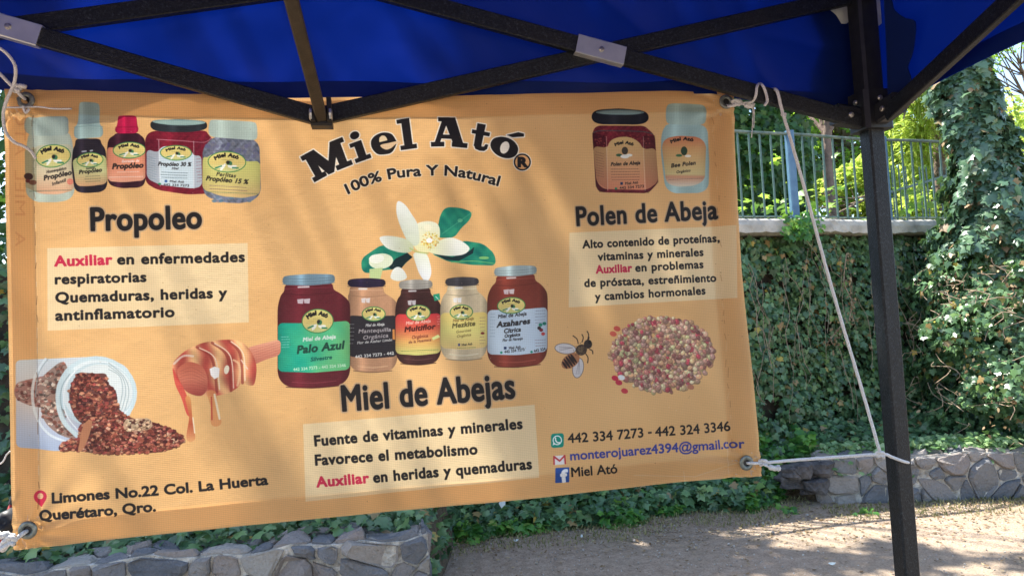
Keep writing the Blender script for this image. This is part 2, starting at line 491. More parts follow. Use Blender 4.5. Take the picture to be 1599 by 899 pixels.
# hexagonal jar
poly([(236, 204), (322, 204), (325, 210), (332, 217), (331, 300), (320, 302), (292, 303), (245, 296), (226, 285), (226, 213)], hshade(224, 336, (128, 26, 44), .75, .14, .35, .12, 1))
line([(244, 217), (280, 219), (318, 222), (330, 215)], 1.2, (196, 130, 140), .8)
poly([(233, 192), (240, 187), (278, 185), (318, 189), (324, 193), (323, 202), (300, 206), (250, 205), (236, 202)], hshade(232, 325, (44, 50, 54), .7, .3, .4))
ell(279, 190.5, 42, 4.6, (132, 164, 160), .03); ell(279, 191, 36, 3, (150, 180, 172), .03)
poly([(228, 232), (246, 238), (250, 229), (262, 227), (290, 227), (299, 236), (302, 243), (314, 242), (315, 290), (302, 294), (248, 288), (228, 278)], lab(220, 330, (196, 214, 222)))
poly([(227, 216), (246, 218), (248, 290), (228, 280)], (40, 10, 30), .2); poly([(302, 220), (330, 217), (330, 298), (302, 296)], (40, 10, 30), .16); line([(247, 218), (249, 290)], .9, (230, 220, 220), .6, False); line([(302, 220), (302, 294)], .9, (230, 220, 220), .6, False)
emblem(274, 238, 24, 11, .02)
small("Propóleo 30 %", 246, 258, 297, 259, 6, bold=.08); small("Miel", 267, 264, 277, 264, 3.5); fine(250, 292, 268, 3, 4, (60, 80, 90), .04, 5)
fine(230, 243, 244, 9, 4, (110, 140, 150), .3, 6); fine(306, 314, 248, 8, 5, (150, 70, 80), -.1, 7)
poly([(256, 280), (260, 280), (260, 284), (256, 284)], (50, 90, 150)); small("Miel Ató", 264, 284, 286, 285, 3.5, shear=0)
ell(248, 286.5, 2.4, 1.6, (40, 140, 90)); small("442 334 7273", 254, 289, 294, 291, 3.4, shear=0)
# pearl jar
poly([(332, 214), (392, 215), (405, 226), (407, 300), (398, 311), (378, 317), (350, 316), (320, 306), (315, 290), (316, 232)], hshade(312, 410, (112, 118, 134), .75, .25, .3, .25, 3))
for i in range(60):
    a, b = random.uniform(322, 402), random.uniform(224, 250); ell(a, b, 3.4, 3, (random.randint(88, 120),) * 2 + (random.randint(120, 140),), random.random() * 3, .7, 10)
for i in range(24): ell(random.uniform(326, 394), random.uniform(305, 314), 4, 2.6, (random.choice((80, 120, 96)), 122, 146), 0, .7, 10)
poly([(327, 189), (332, 187), (396, 190), (401, 194), (402, 214), (398, 219), (330, 214), (325, 208)], hshade(322, 404, (190, 210, 196), .85, .08))
for i in range(18): line([(328 + i * 4.1, 191), (328 + i * 4.1, 214)], .7, (160, 184, 170), .5, False)
poly([(316, 244), (324, 246), (330, 240), (384, 252), (406, 251), (406, 303), (380, 309), (345, 306), (315, 295)], lab(308, 412, vgrad(240, 306, [(0, (206, 208, 110)), (.6, (206, 196, 110)), (1, (212, 176, 112))])))
emblem(354, 252.5, 29, 15.5, .03)
small("Perlitas", 337, 274, 367, 277, 6, bold=.05); small("Propóleo 15 %", 321, 281, 386, 287, 7, bold=.08)
fine(326, 386, 289, 2, 5, (100, 70, 90), .06, 8); fine(320, 402, 299, 1, 5, (50, 100, 70), .04, 9)

# --- headings and panels
text("Propoleo", [(141, 359), (230, 357), (313, 355)], 35, INK, .045, HALO, track=.02, halow=.06)
PANEL = (236, 212, 164)
poly([(72, 387), (386, 379), (388, 503), (73, 516)], PANEL, .8)
def para(s, x0, y0, x1, y1, h, col=INK, bold=.075): text(s, [(x0, y0), (x1, y1)], h, col, bold * .72, track=.035)
para("Auxiliar", 84, 415, 173, 412, 15.5, RED, .085); para("en enfermedades", 182, 412, 381, 408, 15.5)
para("respiratorias", 85, 443, 226, 439, 15); para("Quemaduras, heridas y", 86, 472, 353, 464, 15.5); para("antinflamatorio", 86, 500, 270, 494, 15.5)

# slab-serif title, drawn letter by letter in a unit box (cap height 1)
def slab(ch):
    R = lambda x0, y0, x1, y1: np.array([(x0, y0), (x1, y0), (x1, y1), (x0, y1)], float)
    if ch == 'M': return [R(0, 0, .52, .17), R(.13, 0, .4, 1), R(0, .83, .5, 1), np.array([(.2, 1), (.5, 1), (.78, .42), (.66, 0), (.58, 0)], float), np.array([(1.34, 1), (1.04, 1), (.6, .1), (.66, 0), (.8, 0)], float),
                          R(.92, 0, 1.52, .17), R(1.06, 0, 1.36, 1), R(1.04, .83, 1.5, 1)], 1.56
    if ch == 'i': return [R(0, 0, .56, .15), R(.14, 0, .42, .7), R(0, .56, .42, .7), ell_pts(.27, .92, .155, .135, 0, 20)], .6
    if ch == 'l': return [R(0, 0, .56, .15), R(.14, 0, .42, 1.04), R(0, .9, .42, 1.04)], .6
    if ch == 'A': return [R(0, 0, .5, .16), R(.78, 0, 1.36, .16), np.array([(.1, .04), (.3, .04), (.66, 1), (.46, 1)], float), np.array([(.46, 1), (.86, 1), (1.24, .04), (.86, .04)], float), R(.34, .27, .98, .41), R(.3, .86, .86, 1)], 1.38
    if ch == 't': return [R(.14, .12, .42, .95), R(0, .56, .62, .7), np.array([(.14, .16), (.22, .02), (.38, -.02), (.56, .0), (.66, .1), (.66, .26), (.56, .26), (.52, .16), (.44, .14), (.42, .2)], float)], .7
    if ch in 'oó':
        c = [ell_pts(.42, .35, .42, .37, 0, 36), ell_pts(.42, .35, .13, .23, 0, 24)[::-1]]
        if ch == 'ó': c.append(np.array([(.34, .8), (.52, .8), (.84, .98), (.8, 1.08), (.62, 1.05)], float))
        return c, .88
    if ch == 'e':
        c = [curve([(.8, .22), (.62, .0), (.4, -.03), (.12, .06), (0, .35), (.1, .62), (.42, .73), (.7, .62), (.82, .36)], 5), ]
        return c, .86
SLAB = []
_arc = curve([(489, 286), (515, 272), (545, 259.5), (600, 241), (650, 232.5), (690, 229.5), (727, 231.5), (765, 239), (804, 254)], 10, False)
_sg = np.hypot(*np.diff(_arc, axis=0).T); _cm = np.concatenate([[0], np.cumsum(_sg)])
def on_arc(u, v, h):
    gi = int(np.clip(np.searchsorted(_cm, u, 'right') - 1, 0, len(_sg) - 1)); f = (u - _cm[gi]) / _sg[gi]
    d = (_arc[gi + 1] - _arc[gi]) / _sg[gi]; return _arc[gi] + d * _sg[gi] * f + np.array([d[1], -d[0]]) * v * h
def title(ch, x0, x1, h, over=None):
    """one title letter between layout x0 and x1 on the arc"""
    cont, w = slab(ch); u0 = np.interp(x0, _arc[:, 0], _cm); u1 = np.interp(x1, _arc[:, 0], _cm)
    return [T(np.array([on_arc(u0 + (p[0] / w) * (u1 - u0), p[1], h) for p in c])) for c in cont]
def orient(c):
    a = np.sum(c[:, 0] * np.roll(c[:, 1], -1) - np.roll(c[:, 0], -1) * c[:, 1]); return c if a > 0 else c[::-1]
LET = [('M', 491, 553, 46), ('i', 556, 582, 45), ('e', 585, 623, 45), ('l', 626, 653, 46), ('A', 673, 730, 46), ('t', 733, 761, 43), ('ó', 762, 806, 43)]
for p in (0, 1):
    for ch, a, b, h in LET:
        c = title(ch, a, b, h)
        if p == 0:
            st = [orient(k) for k in c if not (ch in 'óo' and k is c[1])]
            for k in c[:1] + c[2:] if ch in 'ó' else c: st += [orient(q) for q in stroke_cont(k, 7.5, True)]
            blend(cover(st), (238, 226, 206))
        elif ch == 'ó':
            blend(cover([c[0], c[1]], 'eo'), INK); blend(cover([c[2]]), INK)
        else:
            blend(cover([orient(k) for k in c]), INK)
            if ch == 'e':
                u0, u1 = np.interp(a, _arc[:, 0], _cm), np.interp(b, _arc[:, 0], _cm)
                f = lambda pts: T(np.array([on_arc(u0 + x / .86 * (u1 - u0), y, h) for x, y in pts]))
                blend(cover([f(np.vstack([ell_pts(.42, .43, .13, .2, 0, 40)[0:21], [[.29, .43]]]))]), (232, 206, 160))
                blend(cover([f(curve([(.3, .33), (.6, .33), (.93, .33), (.95, .24), (.8, .24), (.62, .14), (.46, .12), (.34, .2)], 4))]), (230, 192, 146))
ell(815, 254, 14.6, 14.6, (238, 226, 206)); ell(815, 254, 13.4, 13.4, INK); ell(815, 254, 11, 11, (222, 160, 100))
text("R", [(809, 261), (822, 261)], 14, INK, .12)
text("100% Pura Y Natural", [(544, 303), (578, 288), (615, 279), (660, 275), (700, 275), (740, 281), (777, 291)], 15.5, INK, .05, (236, 214, 180), halow=.08)

# --- flower
def green(X, Y):
    t = (vnoise(X, Y, .12, 1.0) * .5 + .5)[..., None]; return np.array((8, 104, 92.)) * (1 - t) + np.array((40, 158, 116.)) * t
poly([(696, 324), (718, 325), (738, 332), (732, 346), (720, 356), (709, 372), (682, 372), (684, 350), (688, 334)], green)
line([(737, 332), (712, 350), (690, 366)], 1, (90, 190, 140), .6); ell(718, 345, 4, 3, (120, 210, 150), alpha=.6)
poly([(722, 376), (754, 381), (772, 397), (774, 415), (736, 414), (700, 409), (672, 396), (700, 390)], green)
poly([(676, 396), (706, 402), (733, 392), (740, 386), (738, 396), (716, 408), (696, 406)], (16, 44, 50))
line([(704, 410), (738, 408), (772, 412)], 1.2, (130, 200, 110), .8); ell(755, 403, 8, 2.2, (150, 210, 110), alpha=.8)
poly([(597, 382), (584, 390), (564, 404), (565, 424), (576, 427), (598, 422), (611, 421), (627, 419), (634, 410), (643, 403), (636, 394)], green)
poly([(618, 404), (636, 395), (644, 402), (632, 412), (627, 419), (611, 421), (606, 416)], (16, 40, 44))
def petal(pts, a=(236, 238, 222), b=(206, 214, 180), ax=0, lo=0, hi=1):
    a = np.array(a, float); b = np.array(b, float)
    def f(X, Y):
        t = np.clip(((X if ax == 0 else Y) - lo) / (hi - lo), 0, 1)[..., None]; return a * (1 - t) + b * t
    poly(pts, f, soft=True)
petal([(648, 352), (668, 346), (684, 352), (686, 372), (676, 392), (652, 392), (642, 372)], (232, 232, 200), (226, 220, 160), 1, 350, 392)
petal([(621, 315), (632, 320), (642, 334), (652, 352), (654, 380), (640, 382), (626, 356), (619, 332)], (236, 238, 230), (200, 208, 180), 1, 316, 384)
petal([(593, 371), (612, 369), (636, 375), (646, 388), (636, 395), (618, 393), (602, 386)], (236, 238, 228), (196, 204, 160), 0, 592, 646)
petal([(672, 384), (698, 372), (716, 375), (730, 384), (732, 391), (722, 398), (700, 400), (672, 395)], (222, 222, 170), (240, 240, 226), 0, 670, 712)
petal([(646, 396), (664, 396), (671, 410), (673, 428), (666, 440), (656, 430), (649, 412)], (226, 230, 206), (236, 238, 236), 1, 396, 430)
ell(595, 408, 19, 12, (222, 230, 196), -.1); ell(588, 404, 12, 7, (238, 240, 222), -.1); poly([(577, 420), (598, 418), (594, 436), (577, 434)], (188, 208, 140))
petal([(610, 434), (614, 421), (622, 417), (630, 422), (635, 434), (622, 439)], (234, 236, 226), (222, 226, 210), 1, 418, 438)
line([(640, 388), (652, 394), (668, 396)], 2.5, (176, 190, 110), .8)
for i in range(110):
    a = random.uniform(0, 6.28); r = random.uniform(4, 15); ell(671 + r * math.cos(a), 376 + r * .85 * math.sin(a), random.uniform(.8, 1.9), random.uniform(.8, 1.5), random.choice(((224, 190, 60), (240, 220, 120), (214, 150, 50), (250, 236, 180), (190, 170, 70))), a, .9, 8)
ell(670, 376, 5, 4, (240, 240, 236)); ell(668, 356, 6, 5, (242, 236, 200), alpha=.8)

# --- five honey jars
def jar(lx0, lx1, ly0, ly1, bx0, bx1, sy, by1, lidc, bodyc, l0, l1, labc, tilt=0.0, cut=.0, glass=None):
    w = bx1 - bx0; g = lambda pts: [(x, y + tilt * (x - bx0)) for x, y in pts]
    body = g([(lx0 + 3, ly1 - 2), (lx0 + 3, ly1 + 9), ((lx0 * 2 + bx0) / 3, ly1 + 14), (bx0 + 1.5, sy + 9), (bx0, sy + 19), (bx0, by1 - 22), (bx0 + w * .05, by1 - 9), (bx0 + w * .16, by1 - 1), (bx0 + w * .5, by1 + 2), (bx1 - w * .16, by1 - 1), (bx1 - w * .05, by1 - 9),
              (bx1, by1 - 22), (bx1, sy + 19), (bx1 - 1.5, sy + 9), ((lx1 * 2 + bx1) / 3, ly1 + 14), (lx1 - 3, ly1 + 9), (lx1 - 3, ly1 - 2)])
    poly(body, hshade(bx0 - 2, bx1 + 2, bodyc, .58, .16, .3, .025, bx0), soft=False)
    line(g([(lx0 + 1, ly1 + 13), (lx0 + (lx1 - lx0) * .5, ly1 + 15.5), (lx1, ly1 + 13)]), 1.1, tuple(c * .7 for c in bodyc), .7)
    line(g([(lx0 + 4, ly1 + 5), (lx1 - 4, ly1 + 5)]), 1, tuple(min(255, c * 1.25 + 20) for c in bodyc), .5)
    for a, b in ((.27, .4), (.36, .1)):
        x = bx0 + w * a; y = sy + 4 + tilt * w * a
        poly([(x, y), (x + w * .09, y - 1), (x + w * .08, y + 7), (x + 1, y + 6.5)], (236, 236, 240), .75)
    line(g([(lx0 + (lx1 - lx0) * .3, ly1 + 3), (lx0 + (lx1 - lx0) * .5, ly1 + 3)]), 2.6, (232, 232, 232), .8)
    line(g([(bx0 + w * .2, by1 - 9), (bx0 + w * .5, by1 - 6.5), (bx0 + w * .8, by1 - 9)]), 1.6, tuple(min(255, c * 1.2 + 30) for c in bodyc), .45)
    line(g([(bx0 + w * .12, by1 - 1.5), (bx0 + w * .5, by1 + 1), (bx0 + w * .88, by1 - 1.5)]), 1.5, tuple(c * .55 for c in bodyc), .7)
    poly(g([(lx0, ly0 + 2), (lx0 + 6, ly0 - .5), ((lx0 + lx1) / 2, ly0 - 2), (lx1 - 6, ly0 - .5), (lx1, ly0 + 2), (lx1, ly1 - 1), ((lx0 + lx1) / 2, ly1 + 1.2), (lx0, ly1 - 1)]), hshade(lx0, lx1, lidc, .72, .22, .35))
    for k in range(3): line(g([(lx0, ly0 + 4.5 + k * (ly1 - ly0) * .27), ((lx0 + lx1) / 2, ly0 + 6 + k * (ly1 - ly0) * .27), (lx1, ly0 + 4.5 + k * (ly1 - ly0) * .27)]), .9, tuple(c * .72 for c in lidc), .8)
    poly(g([(bx0 + .5, l0), (bx0 + w * .5, l0 + 2.2), (bx1 - .5, l0), (bx1 - .5, l1), (bx0 + w * .5, l1 + 3.5), (bx0 + .5, l1)]), lab(bx0 - 2, bx1 + 2, labc))

def gr_green(X, Y):
    t = np.clip((X - 434) / 112 + .25 * vnoise(X, Y, .05, 2), 0, 1)[..., None]; return np.array((10, 168, 140.)) * (1 - t) + np.array((120, 214, 130.)) * t
# right-hand jars first, the big left one over its neighbour
jar(543, 602, 436, 448, 543, 621, 462, 580, (44, 34, 60), (205, 150, 110), 492, 556, (44, 40, 46), .0)
jar(623, 675, 439, 452, 617, 689, 466, 569, (178, 172, 160), (70, 38, 36), 490, 552, vgrad(488, 552, [(0, (224, 52, 60)), (.35, (226, 90, 66)), (.7, (232, 170, 90)), (1, (206, 200, 110))]), -.02)
jar(695, 747, 435, 447, 687, 761, 462, 562, (74, 70, 74), (222, 200, 160), 488, 543, vgrad(488, 545, [(0, (236, 206, 112)), (.5, (226, 214, 120)), (1, (230, 196, 120))]), -.02)
jar(771, 837, 419, 433, 760, 854, 450, 574, (176, 196, 196), (142, 58, 44), 484, 553, (196, 214, 228), -.05)
jar(441, 523, 431, 446, 433, 547, 464, 606, (124, 158, 176), (112, 34, 44), 504, 580, gr_green, -.03)
emblem(496, 501, 24, 18, -.05); emblem(583.5, 490, 17.5, 10.5, 0); emblem(653, 488.5, 18, 11.5, -.03); emblem(720, 487, 17, 10.5, -.03); emblem(797.5, 477, 21, 12, -.05)
W_ = (236, 236, 230)
small("Miel de Abeja", 473, 533, 524, 528, 6, W_, .08); small("Palo Azul", 464, 552, 536, 544, 12, (20, 60, 50), .09); small("Silvestre", 485, 564, 518, 560, 6, (14, 90, 80), .08)
fine(438, 452, 526, 5, 4, (180, 230, 215), -.03, 11); small("442 334 7273 - 442 324 3346", 458, 579, 540, 572, 4.5, (200, 236, 200), .08, shear=0)
small("Miel de Abeja", 571, 510, 600, 508, 4.5, W_); small("Mantequilla", 560, 520, 610, 517, 6, (190, 180, 180), .05); small("Orgánica", 567, 530, 606, 526, 6, (190, 180, 180), .05)
small("Flor de Azahar Limón", 558, 537, 612, 532, 4, W_); small("442 334 7273 - 442", 555, 559, 615, 553, 4.5, W_, .08, shear=0); fine(545, 553, 506, 6, 6, (170, 170, 170), 0, 12)
poly([(613, 514), (616, 514), (617, 530), (613, 530)], (210, 130, 60))
small("Miel de Abeja", 634, 507, 672, 503, 5, (250, 210, 190)); small("Multiflor", 632, 518, 679, 513, 7.5, (60, 20, 20), .1); small("Orgánica", 643, 529, 668, 526, 5, (120, 50, 40)); small("de la Huasteca", 638, 536, 673, 532, 4, (100, 50, 40))
fine(626, 684, 548, 1, 3, (60, 110, 60), -.04, 13); fine(682, 687, 494, 4, 4, (250, 190, 180), -.04, 14); poly([(674, 527), (684, 522), (687, 526), (676, 531)], (220, 226, 140))
small("Miel de Abeja", 707, 503, 739, 499, 4.5, (120, 90, 40)); small("Mezkite", 706, 512, 741, 508, 7, (84, 76, 40), .09); small("Gourmet", 712, 520, 735, 517, 4, (120, 100, 50)); small("Orgánica", 713, 527, 735, 524, 4, (120, 100, 50))
poly([(715, 536), (718, 536), (718, 540), (715, 540)], (60, 70, 120)); small("Miel Ató", 721, 540, 737, 538, 3.4, shear=0); fine(712, 742, 543, 1, 3, (60, 110, 70), -.03, 15); fine(748, 757, 496, 9, 5, (130, 90, 90), -.03, 16); ell(753, 520, 3, 2, (120, 40, 40))
small("Miel de Abeja", 777, 497, 821, 492, 5.5); small("Azahares", 775, 511, 826, 505, 8.5, bold=.1); small("Cítrica", 786, 520, 812, 517, 6.5, bold=.08); small("Orgánica", 787, 527, 811, 524, 5, bold=.08); small("Flor de Naranjo", 784, 533, 815, 530, 4)
poly([(786, 541), (790, 541), (790, 545), (786, 545)], (30, 50, 90)); small("Miel Ató", 794, 545, 812, 543, 4, shear=0); ell(782, 550, 2, 1.8, (20, 140, 110)); small("442 334 7273", 787, 551, 818, 547, 4, shear=0)
ell(829, 549, 2, 1.8, (20, 140, 110)); small("442 324", 833, 550, 851, 546, 4.2, shear=0)
fine(834, 851, 481, 6, 4.6, (110, 110, 130), -.05, 17); fine(834, 851, 531, 3, 4.4, (120, 90, 100), -.05, 18); fine(764, 772, 490, 8, 5, (120, 140, 160), 0, 19)
for x, y, c in ((843, 507, (30, 130, 100)), (849, 505, (20, 110, 90)), (844, 515, (130, 34, 40)), (847, 521, (190, 60, 60)), (841, 512, (60, 40, 40))): ell(x, y, 3, 2.6, c)
poly([(676, 460), (686, 458), (687, 468), (678, 470)], (30, 150, 110)); line([(680, 463), (684, 467)], 1, (220, 240, 230))

text("Miel de Abejas", [(536, 641), (670, 631), (803, 620)], 39, INK, .042, HALO, halow=.055, track=.03)
poly([(473, 662), (834, 631), (842, 745), (477, 783)], PANEL, .8)
para("Fuente de vitaminas y minerales", 492, 696, 815, 668, 16); para("Favorece el metabolismo", 493, 726, 745, 708, 16)
para("Auxiliar", 495, 760, 576, 753, 15.5, RED, .085); para("en heridas y quemaduras", 584, 753, 830, 731, 16)

# --- pollen products, top right
poly([(930, 197), (1006, 197), (1012, 203), (1022, 212), (1028, 285), (1012, 302), (935, 301), (929, 292), (924, 208)], hshade(920, 1032, (120, 34, 44), .75, .12, .3, .2, 5))
poly([(924, 208), (945, 213), (947, 300), (935, 301), (929, 292)], (34, 8, 14), .4); poly([(1004, 213), (1022, 212), (1028, 285), (1012, 302), (1006, 300)], (34, 8, 14), .35)
for i in range(140): ell(random.uniform(928, 1014), random.uniform(203, 232), 1.5, 1.3, random.choice(((150, 60, 54), (104, 24, 36), (130, 44, 46))), 0, .8, 7)
line([(926, 208), (940, 205), (1000, 206), (1018, 210)], 1.4, (60, 90, 90), .8)
poly([(923, 178), (932, 172), (968, 170), (1004, 173), (1013, 179), (1012, 190), (1000, 195), (936, 195), (924, 190)], hshade(920, 1015, (30, 32, 38), .7, .4, .4))
ell(968, 176, 38, 4.2, (100, 124, 124)); ell(968, 176.6, 33, 3, (132, 158, 154))
poly([(925, 229), (948, 232), (950, 222), (962, 215), (982, 214), (998, 222), (1004, 234), (1024, 231), (1028, 284), (1010, 297), (940, 296), (930, 284)], lab(918, 1034, vgrad(220, 300, [(0, (222, 180, 112)), (.5, (220, 160, 108)), (1, (222, 132, 96))])))
poly([(925, 229), (946, 232), (948, 297), (930, 284)], (110, 60, 40), .22); poly([(1005, 233), (1024, 231), (1028, 284), (1009, 297)], (110, 60, 40), .2); line([(946, 214), (948, 298)], .9, (246, 220, 190), .6, False); line([(1004, 214), (1007, 298)], .9, (246, 220, 190), .6, False)
text("Miel Ató", [(960, 229), (973, 225), (988, 228)], 4.5, INK, .1); ell(975, 236, 5, 6, (70, 60, 50)); ell(966, 243, 5, 2.2, (50, 90, 60)); ell(982, 243, 5, 2.2, (240, 236, 220)); ell(975, 245, 7, 3, (240, 238, 224))
small("Polen de Abeja", 953, 260, 999, 257, 5.5, bold=.08); fine(953, 998, 265, 5, 4.2, (90, 60, 50), -.02, 21); fine(928, 942, 238, 10, 4, (120, 80, 60), .25, 22)
poly([(968, 285), (972, 285), (972, 289), (968, 289)], (30, 50, 90)); small("Miel Ató", 976, 289, 996, 287, 4, shear=0); ell(961, 295, 2, 1.7, (20, 130, 90)); small("442 334 7273", 967, 296, 1005, 293, 4, shear=0)
poly([(1036, 200), (1042, 194), (1098, 194), (1106, 204), (1109, 250), (1108, 292), (1096, 301), (1050, 302), (1038, 292), (1032, 240), (1032, 212)], hshade(1030, 1112, (168, 200, 194), .8, .1))
poly([(1040, 165), (1048, 162), (1100, 163), (1104, 168), (1104, 190), (1096, 195), (1044, 195), (1039, 190)], hshade(1036, 1108, (172, 198, 184), .85, .08))
for i in range(14): line([(1043 + i * 4.4, 166), (1043 + i * 4.4, 192)], .7, (146, 172, 160), .5, False)
poly([(1033, 226), (1040, 216), (1060, 212), (1090, 214), (1104, 224), (1102, 280), (1086, 290), (1056, 292), (1040, 286)], lab(1026, 1110, vgrad(212, 292, [(0, (214, 120, 80)), (.25, (222, 164, 100)), (.75, (218, 196, 130)), (.8, (214, 150, 110)), (1, (222, 214, 190))])))
text("Miel Ató", [(1048, 224), (1064, 219), (1082, 221)], 5, INK, .1); ell(1068, 236, 5, 7, (50, 70, 50)); ell(1060, 243, 5, 2, (60, 110, 70)); ell(1074, 244, 5, 2, (240, 230, 210))
small("Bee Polen", 1048, 262, 1086, 257, 6, bold=.08); small("Orgánico", 1056, 271, 1078, 268, 4); fine(1042, 1098, 281, 1, 3, (120, 90, 80), -.05, 23)

text("Polen de Abeja", [(900, 353), (1010, 347), (1121, 341)], 29, INK, .042, HALO, halow=.06, track=.03)
poly([(888, 364), (1148, 352), (1150, 465), (887, 480)], PANEL, .8)
para("Alto contenido de proteínas,", 909, 388, 1124, 377, 12, INK, .08); para("vitaminas y minerales", 933, 407, 1099, 399, 12); para("Auxiliar", 930, 427, 986, 424, 12, RED, .09); para("en problemas", 992, 424, 1099, 418, 12)
para("de próstata, estreñimiento", 912, 448, 1120, 439, 12); para("y cambios hormonales", 929, 469, 1102, 459, 12)

# --- honey bee
for a, b in (((902, 536), (894, 524)), ((908, 534), (908, 522)), ((914, 534), (919, 526)), ((920, 545), (925, 552)), ((914, 552), (917, 566)), ((917, 530), (916, 517))):
    m = ((a[0] + b[0]) / 2 + 2, (a[1] + b[1]) / 2 - 1); line([a, m, b], 1.6, (50, 36, 30))
for (cx, cy, rx, ry, ro) in ((882, 544, 16, 7.5, .1), (902, 574, 8, 15, .15)):
    ell(cx, cy, rx + 1, ry + 1, (110, 100, 96), ro); ell(cx, cy, rx, ry, (206, 200, 198), ro)
    for k in (-.4, 0, .4): line([(cx + rx * .7, cy - ry * .2), (cx - rx * .6, cy + ry * k)] if rx > ry else [(cx + rx * .2, cy - ry * .8), (cx + rx * k, cy + ry * .7)], .7, (130, 120, 120), .8, False)
ell(890, 563, 16, 10.5, (170, 110, 70), -.62)
for k in (-1, -.6, -.2, .2, .55): ell(890 + 11 * k * math.cos(-.62), 563 + 11 * k * math.sin(-.62), 2.0, 9.6 * math.sqrt(1 - (k * .72) ** 2), (44, 30, 28), -.62)
ell(907, 546, 9, 8.5, (70, 54, 42), -.5); ell(906, 545, 5, 4.5, (100, 80, 58), -.5); ell(917.5, 537, 6.5, 7, (52, 40, 36)); ell(920, 534, 2.4, 3, (24, 20, 22))
for i in range(40): ell(907 + random.gauss(0, 4), 546 + random.gauss(0, 4), .8, .8, random.choice(((120, 96, 66), (50, 38, 30))), 0, .8, 6)

# --- pollen heap
PC = [(206, 140, 112), (224, 170, 124), (190, 118, 104), (230, 196, 140), (210, 80, 92), (180, 132, 114), (226, 206, 156), (204, 156, 138), (156, 96, 90), (232, 180, 146), (212, 204, 140), (222, 176, 150)]
for i in range(1500):
    a = random.uniform(0, 6.283); r = math.sqrt(random.random()) * (1.0 if i < 800 else 1.04)
    x, y = 1034 + 80 * r * math.cos(a), 553 + 58 * r * math.sin(a)
    y += (abs(x - 1034) / 80) ** 3 * (4 if y < 553 else -10)
    w = random.uniform(2.3, 4.6); c = np.array(random.choice(PC), float) * random.uniform(.75, 1.1)
    q = random.uniform(0, 3)
    ell(x + .8, y + 1.0, w + .6, w * .8 + .6, c * .66, q, .6, 12); ell(x, y, w, w * .8, c, q, 1, 12); ell(x - w * .25, y - w * .3, w * .45, w * .3, np.minimum(c * 1.22 + 18, 255), q, .8, 8)
for x, y, c in ((960, 590, (206, 40, 66)), (970, 589, (236, 236, 232)), (966, 597, (200, 50, 70)), (975, 610, (206, 60, 70)), (957, 521, (214, 90, 70)), (963, 513, (210, 80, 66)), (1079, 604, (190, 120, 90))): ell(x, y, 5.5, 4, c, .3)

# --- honey dipper
poly([(384, 543), (410, 536), (438, 529), (438, 554), (415, 561), (392, 571)], vgrad(530, 570, [(0, (236, 164, 130)), (.5, (216, 132, 104)), (1, (184, 104, 84))]))
for k in range(5): line([(388, 548 + k * 4.4), (412, 541 + k * 4.2), (437, 533 + k * 4.2)], .7, (176, 86, 70), .5)
def honey(X, Y):
    t = (np.sin((X - 330) * .16 - (Y - 570) * .05 + np.sin((Y - 570) * .07) * 1.2) * .5 + .5)[..., None]; n_ = vnoise(X, Y, .09, 4)[..., None] * .5 + .5
    return (np.array((184, 70, 58.)) * (1 - t) + np.array((242, 182, 120.)) * t) * (.85 + .3 * n_)
poly([(267, 570), (281, 553), (300, 541), (325, 533), (358, 530), (376, 534), (388, 544), (396, 558), (400, 575), (397, 598), (390, 602), (377, 598), (369, 606), (352, 615), (318, 619), (298, 613), (286, 603), (274, 592)], honey, soft=True)
for x0, y0, x1, y1, x2, y2 in ((306, 542, 330, 560, 338, 612), (330, 535, 354, 556, 360, 610), (356, 532, 374, 552, 378, 598)):
    line([(x0, y0), (x1, y1), (x2, y2)], 4.0, (150, 52, 44), .7); line([(x0 + 4, y0 + 1), (x1 + 5, y1), (x2 + 4, y2 - 4)], 1.6, (250, 222, 190), .9)
line([(270, 568), (284, 556), (300, 556)], 3, (236, 220, 200), .7)
poly([(275, 580), (282, 570), (296, 565), (314, 572), (322, 588), (322, 608), (312, 618), (294, 614), (282, 602)], vgrad(565, 618, [(0, (196, 96, 70)), (.5, (212, 116, 88)), (1, (160, 62, 54))]), soft=True)
for k in range(7): line([(279, 580 + k * 4.6), (298, 574 + k * 5.4), (320, 586 + k * 4)], .8, (150, 64, 52), .45)
poly([(326, 576), (334, 572), (342, 575), (341, 588), (334, 592), (328, 586)], (250, 244, 236)); ell(353, 577, 4, 7, (246, 232, 200), .2)
line([(364, 562), (372, 568), (374, 584), (370, 602)], 3, (240, 190, 140), .8); line([(376, 562), (386, 576)], 2, (246, 214, 190), .8)
poly([(268, 575), (276, 590), (288, 612), (297, 640), (296, 650), (290, 646), (282, 622), (272, 600)], (216, 66, 58), .85, True)
poly([(288, 622), (296, 622), (300, 660), (304, 684), (296, 690), (290, 682), (294, 650)], vgrad(620, 690, [(0, (226, 150, 80)), (.6, (190, 80, 50)), (1, (224, 156, 96))]), .9, True)
line([(300, 652), (303, 676)], 1.6, (250, 240, 210), .8)
poly([(322, 612), (336, 612), (340, 640), (345, 660), (336, 666), (328, 660), (328, 636)], (222, 140, 80), .8, True); line([(334, 616), (342, 654)], 3, (240, 226, 190), .85); line([(329, 620), (330, 655)], 2.4, (190, 66, 50), .8)

